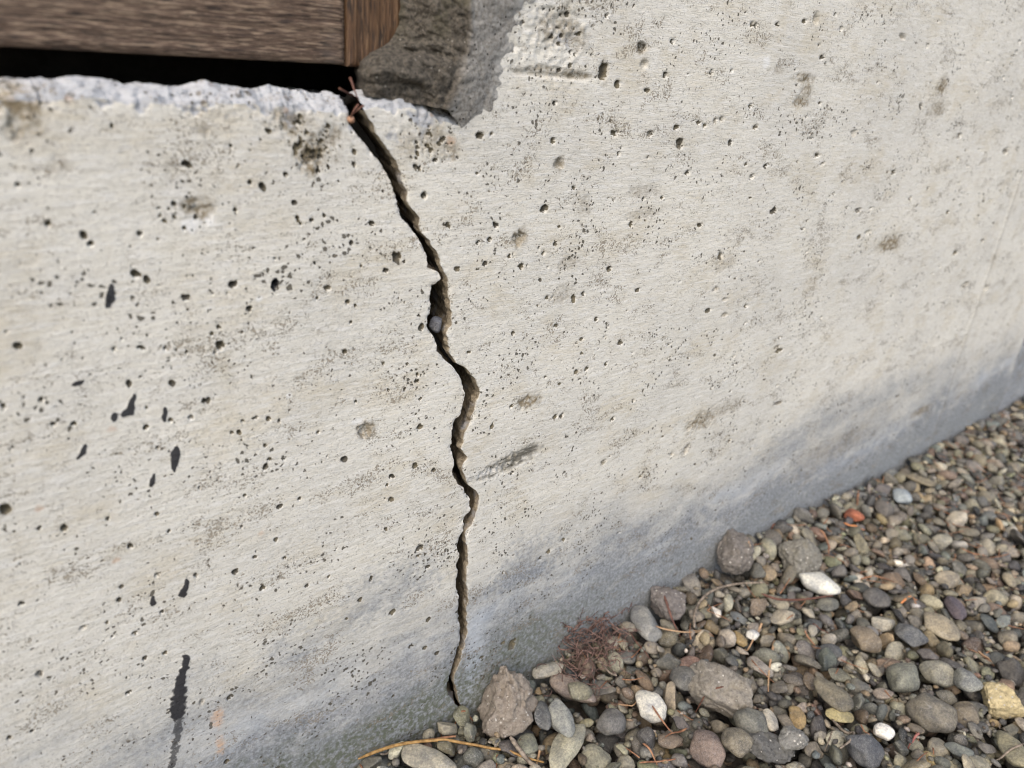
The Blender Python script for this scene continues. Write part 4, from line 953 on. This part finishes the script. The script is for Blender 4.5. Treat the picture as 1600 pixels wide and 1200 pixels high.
NEED = [
 ([(1213,993),(1204,1030),(1201,1080)],.00105,'p',"long tan needle standing steeply behind the grey pebble, right of a shorter one"),
 ([(1191,975),(1178,1010),(1158,1035)],.0010,'p',"tan needle slanting beside the small white and ochre pebbles"),
 ([(1022,994),(1060,994),(1092,990)],.0009,'p',"straight tan needle lying level right of the dark pebble"),
 ([(1098,988),(1090,996),(1080,1004)],.0009,'p',"short tan needle stub at the end of the level tan needle"),
 ([(985,985),(1003,1002),(1020,1014)],.0006,'d',"thin dark needle right of the pale grey stone"),
 ([(1033,955),(1050,975),(1066,984)],.0011,'d',"dark brown needle pair behind the pale grey stone"),
 ([(1015,1122),(1035,1140),(1050,1155)],.0008,'n',"rust needle reaching down from the white pinholed pebble"),
 ([(1072,1142),(1050,1155),(1035,1170)],.0008,'n',"rust needle crossing below the white pinholed pebble"),
 ([(965,1107),(980,1104),(995,1103)],.0008,'p',"short pale needle touching the white pinholed pebble on its left"),
 ([(1003,1168),(1018,1182),(1030,1200)],.0008,'n',"rust needle running off the bottom edge"),
 ([(1000,1186),(1040,1180),(1088,1180)],.0007,'n',"thin rust needle lying level near the bottom edge"),
 ([(1035,950-20),(1030,915),(1040,900)],.0006,'d',"thin dark stalk standing by the wall foot"),
 ([(1148,895),(1153,905),(1158,920)],.0013,'p',"tan needle between pale pebbles behind the curved grey twig"),
 ([(1250,1010),(1262,1018),(1275,1025)],.0009,'n',"rust needle beside the ochre pebble in mid gravel"),
 ([(1408,942),(1420,937),(1433,938)],.0010,'o',"bright orange curved needle in the middle of the gravel"),
 ([(1375,1070),(1385,1085),(1392,1095)],.0007,'n',"thin rust needle left of the grey-green stone"),
 ([(1365,1058),(1378,1050),(1390,1042)],.0007,'g',"pale forked stem left of the grey-green stone"),
 ([(1345,1130),(1358,1142),(1367,1155)],.0007,'n',"rust needle left of the small bright white pebble"),
 ([(1302,1140),(1296,1155),(1290,1170)],.0007,'g',"thin grey stem upright near the bottom middle"),
 ([(1526,1025),(1540,1030),(1556,1037)],.0007,'p',"pale thin needle right of the tan egg-shaped pebble"),
 ([(1437,1143),(1430,1150),(1423,1158)],.0009,'r',"pink-red stem by the reddish stone"),
 ([(1561,1125),(1568,1142),(1570,1155)],.0007,'g',"grey stem below the golden stone"),
 ([(1590,1183),(1565,1190),(1545,1198)],.0008,'g',"grey stem in the lower right corner"),
 ([(1120,1115),(1100,1112),(1085,1116)],.0008,'d',"dark needle under the large rough rock"),
 ([(1160,1105),(1195,1112),(1215,1140)],.0008,'d',"dark curved stem from the rough rock toward the grey pebble"),
 ([(690,1136),(689,1150),(688,1168)],.0008,'n',"short rust needle upright by the flat brown needle"),
 ([(778,1175),(776,1190),(775,1200)],.0007,'n',"short rust needle crossing the yellow twig"),
 ([(852,1140),(846,1155),(840,1170)],.0011,'p',"tan needle left of the long pale yellowish stone"),
 ([(1345,905),(1370,905),(1395,918)],.0010,'n',"blurred rust needle right of the white oval pebble"),
 ([(1278,838),(1290,845),(1296,862)],.0011,'n',"blurred orange-brown needle behind the grey-brown block"),
 ([(1315,830),(1330,836),(1348,838)],.0012,'o',"blurred orange needle below the orange-red pebble"),
 ([(1430,800),(1434,825),(1438,858)],.0006,'g',"thin pale stem standing in the far gravel"),
 ([(1500,862),(1530,868),(1555,880)],.0010,'n',"blurred reddish stem in the far gravel on the right"),
 ([(1340,770),(1338,785),(1336,800)],.0012,'n',"blurred brown stalk above the orange-red pebble"),
 ([(1165,800),(1170,790),(1175,776)],.0007,'d',"thin dark stalk against the wall foot, mid distance"),
 ([(905,1010),(880,1030),(838,1052)],.0009,'d',"long dark red stem from the moss toward the mortar lump"),
 ([(955,1010),(965,1000),(975,965)],.0009,'n',"rust needle leaning by the red-brown moss"),
 ([(1245,985),(1270,1000),(1290,1010)],.0007,'d',"dark needle left of the square brown pebble"),
]
MM = {'p': M_needle_pale, 'n': M_needle, 'd': M_needle_dark, 'g': M_twig_grey, 'o': plain_material("orange_needle", (.42, .15, .05), (.58, .25, .10), 160, .6), 'r': plain_material("red_stem", (.24, .08, .07), (.38, .16, .13), 160, .6)}
for pts, r, k, lab in NEED:
    o = on_gravel(pts, r, mat=MM[k], name="pine_needle" if k in 'pndo' else "dry_stem", lift=.0004)
    tag(o, lab, "needle" if k in 'pndo' else "stem", GN if k in 'pndo' else None)
tag(on_gravel([(628,1154),(640,1158),(670,1158),(712,1155)], .0013, .0008, M_needle, "pine_needle", .5, 16, .0012), "broad flat pinkish-brown needle lying level below the crack", "needle", GN)
tag(on_gravel([(700,1140),(718,1140),(738,1142)], .0009, .0006, M_needle, "pine_needle", .5, 10, .001), "short pinkish needle left of the mortar lump base", "needle", GN)
tag(on_gravel([(560,1212),(600,1190),(650,1174),(700,1169),(760,1175),(820,1187),(850,1190)], .0011, .0006, M_twig, "twig", 1, 40, .0012, .2), "long arched yellow-brown twig along the bottom edge", "twig")
tag(on_gravel([(583,1172),(610,1170),(640,1165)], .0007, .0005, M_twig_grey, "twig", 1, 12, .0008, .2), "short pale grey twig above the yellow twig's left end", "twig")
tag(on_gravel([(797,1150),(820,1165),(848,1182),(872,1198)], .0016, .0009, M_twig_grey, "twig", 1, 26, .0018, .3, 8), "knobbly grey-brown twig leading to the long pale stone", "twig")
tag(on_gravel([(1084,985),(1083,965),(1092,945),(1115,930),(1150,924),(1190,925)], .0012, .0008, M_twig_grey, "twig", 1, 36, .0022, .15, 8), "curved pale grey-brown twig arching behind the ochre pebble", "twig")
tag(on_gravel([(1185,948),(1210,952),(1250,947),(1300,935)], .0010, .0007, M_needle_dark, "twig", 1, 26, .0020, .2, 8), "long reddish-brown stem below the white oval pebble", "twig")
tag(on_gravel([(1293,1145),(1310,1170),(1325,1175),(1318,1190),(1300,1205)], .0010, .0006, M_twig_grey, "twig", 1, 30, .0016, .2), "curling grey-brown twig at the bottom left of the slate-blue stone", "twig")
tag(on_gravel([(925,1045),(940,1055),(962,1066)], .0010, .0006, M_twig_grey, "twig", 1, 12, .0012, .2), "short pale forked twig below the red-brown moss", "twig")

# needles caught in the head of the crack
for pts, mat, lab in (([(530,138,-.004),(545,146,-.003),(560,153,-.001)], M_needle_dark, "thin brown needle lying across the top of the crack"),
                      ([(547,121,.004),(552,135,.001),(557,150,-.001),(562,160,0)], M_needle_dark, "dark needle standing up out of the crack top"),
                      ([(560,163,-.002),(552,174,-.002),(548,184,-.001)], M_needle_dark, "dark red needle hanging into the crack mouth"),
                      ([(568,165,-.002),(558,172,-.002),(550,180,-.001)], M_needle_dark, "reddish needle wedged slantwise in the crack mouth")):
    L = smooth_line([W(a, b, y) for a, b, y in pts], 12); V, fs = tube(L, np.linspace(.0007, .0003, 12), 0.6)
    tag(obj("pine_needle", mesh_np("pine_needle", V, fs, mat)), lab, "needle", "needles caught in the crack")

# small litter: bits of needle too many to count
lr = np.random.default_rng(9); VV = []; FQ = []; FT = []; off2 = 0
for _ in range(900):
    k = SEEN_I[lr.integers(len(SEEN_I))]; x, y = gx[k[0]], gy[k[1]]
    if lr.random() > np.exp(y / 0.10) + 0.30: continue
    if OWN[k[0], k[1]] in hs or HERO[max(0, k[0] - 12):k[0] + 12, max(0, k[1] - 12):k[1] + 12].any(): continue
    L_ = lr.uniform(0.003, 0.012); th = lr.uniform(0, 6.28); e = np.array([math.cos(th), math.sin(th)]) * L_
    P = [np.array([x - e[0], y - e[1], 0]), np.array([x, y, 0]) + lr.normal(size=3) * .0006, np.array([x + e[0], y + e[1], 0])]
    if max(p[1] for p in P) > -0.001: continue
    for p in P: p[2] = 0
    z0, z2 = Hat(*P[0][:2]), Hat(*P[2][:2]); zm = max(Hat(x, y), (z0 + z2) / 2 - .001)
    if zm - (z0 + z2) / 2 > 0.002: z0 += zm - (z0 + z2) / 2; z2 += zm - (z0 + z2) / 2
    if abs(z0 - z2) > .006: continue
    P[0][2], P[1][2], P[2][2] = z0 + .0004, zm + .0005, z2 + .0004
    V, fs = tube(smooth_line(P, 6), np.linspace(.0006, .0003, 6), .6, 4)
    VV.append(V); FQ.append(fs[0] + off2); FT.append(np.concatenate([fs[1], fs[2]]) + off2); off2 += len(V)
tag(obj("needle_litter", mesh_np("needle_litter", np.concatenate(VV), [np.concatenate(FQ), np.concatenate(FT)], M_needle)),
    "short broken bits of rust-coloured needle strewn through the gravel", "litter", kind="stuff")

# the tangle of dried moss at the wall foot
def moss():
    r = np.random.default_rng(3); Vs, Q, T = [], [], []; o_ = 0
    cs = [G(905, 990, .012), G(915, 1015, .008), G(925, 1040, .006), G(945, 975, .012), G(958, 1005, .006), G(895, 1062, .003), G(893, 975, .014)]
    for s in range(130):
        c = cs[r.integers(len(cs))]; p = c + r.normal(size=3) * np.array([.010, .005, .006]); p[1] = min(p[1], -.002)
        d = r.normal(size=3); d /= np.linalg.norm(d); pts = [p.copy()]; d[2] = abs(d[2])
        for k in range(r.integers(8, 20)):
            d = d + r.normal(size=3) * .38; d[2] *= 0.8; d /= np.linalg.norm(d); p = p + d * .0018; p[1] = min(p[1], -.001)
            p[2] = max(p[2], Hat(p[0], p[1]) - .002); pts.append(p.copy())
        V, fs = tube(pts, np.linspace(r.uniform(.0003, .0008), .00018, len(pts)), 1, 4)
        Vs.append(V); Q.append(fs[0] + o_); T.append(np.concatenate([fs[1], fs[2]]) + o_); o_ += len(V)
    return mesh_np("moss_clump", np.concatenate(Vs), [np.concatenate(Q), np.concatenate(T)], M_moss)
tag(obj("moss_clump", moss()), "tangled purplish red-brown dried moss at the wall foot", "moss")
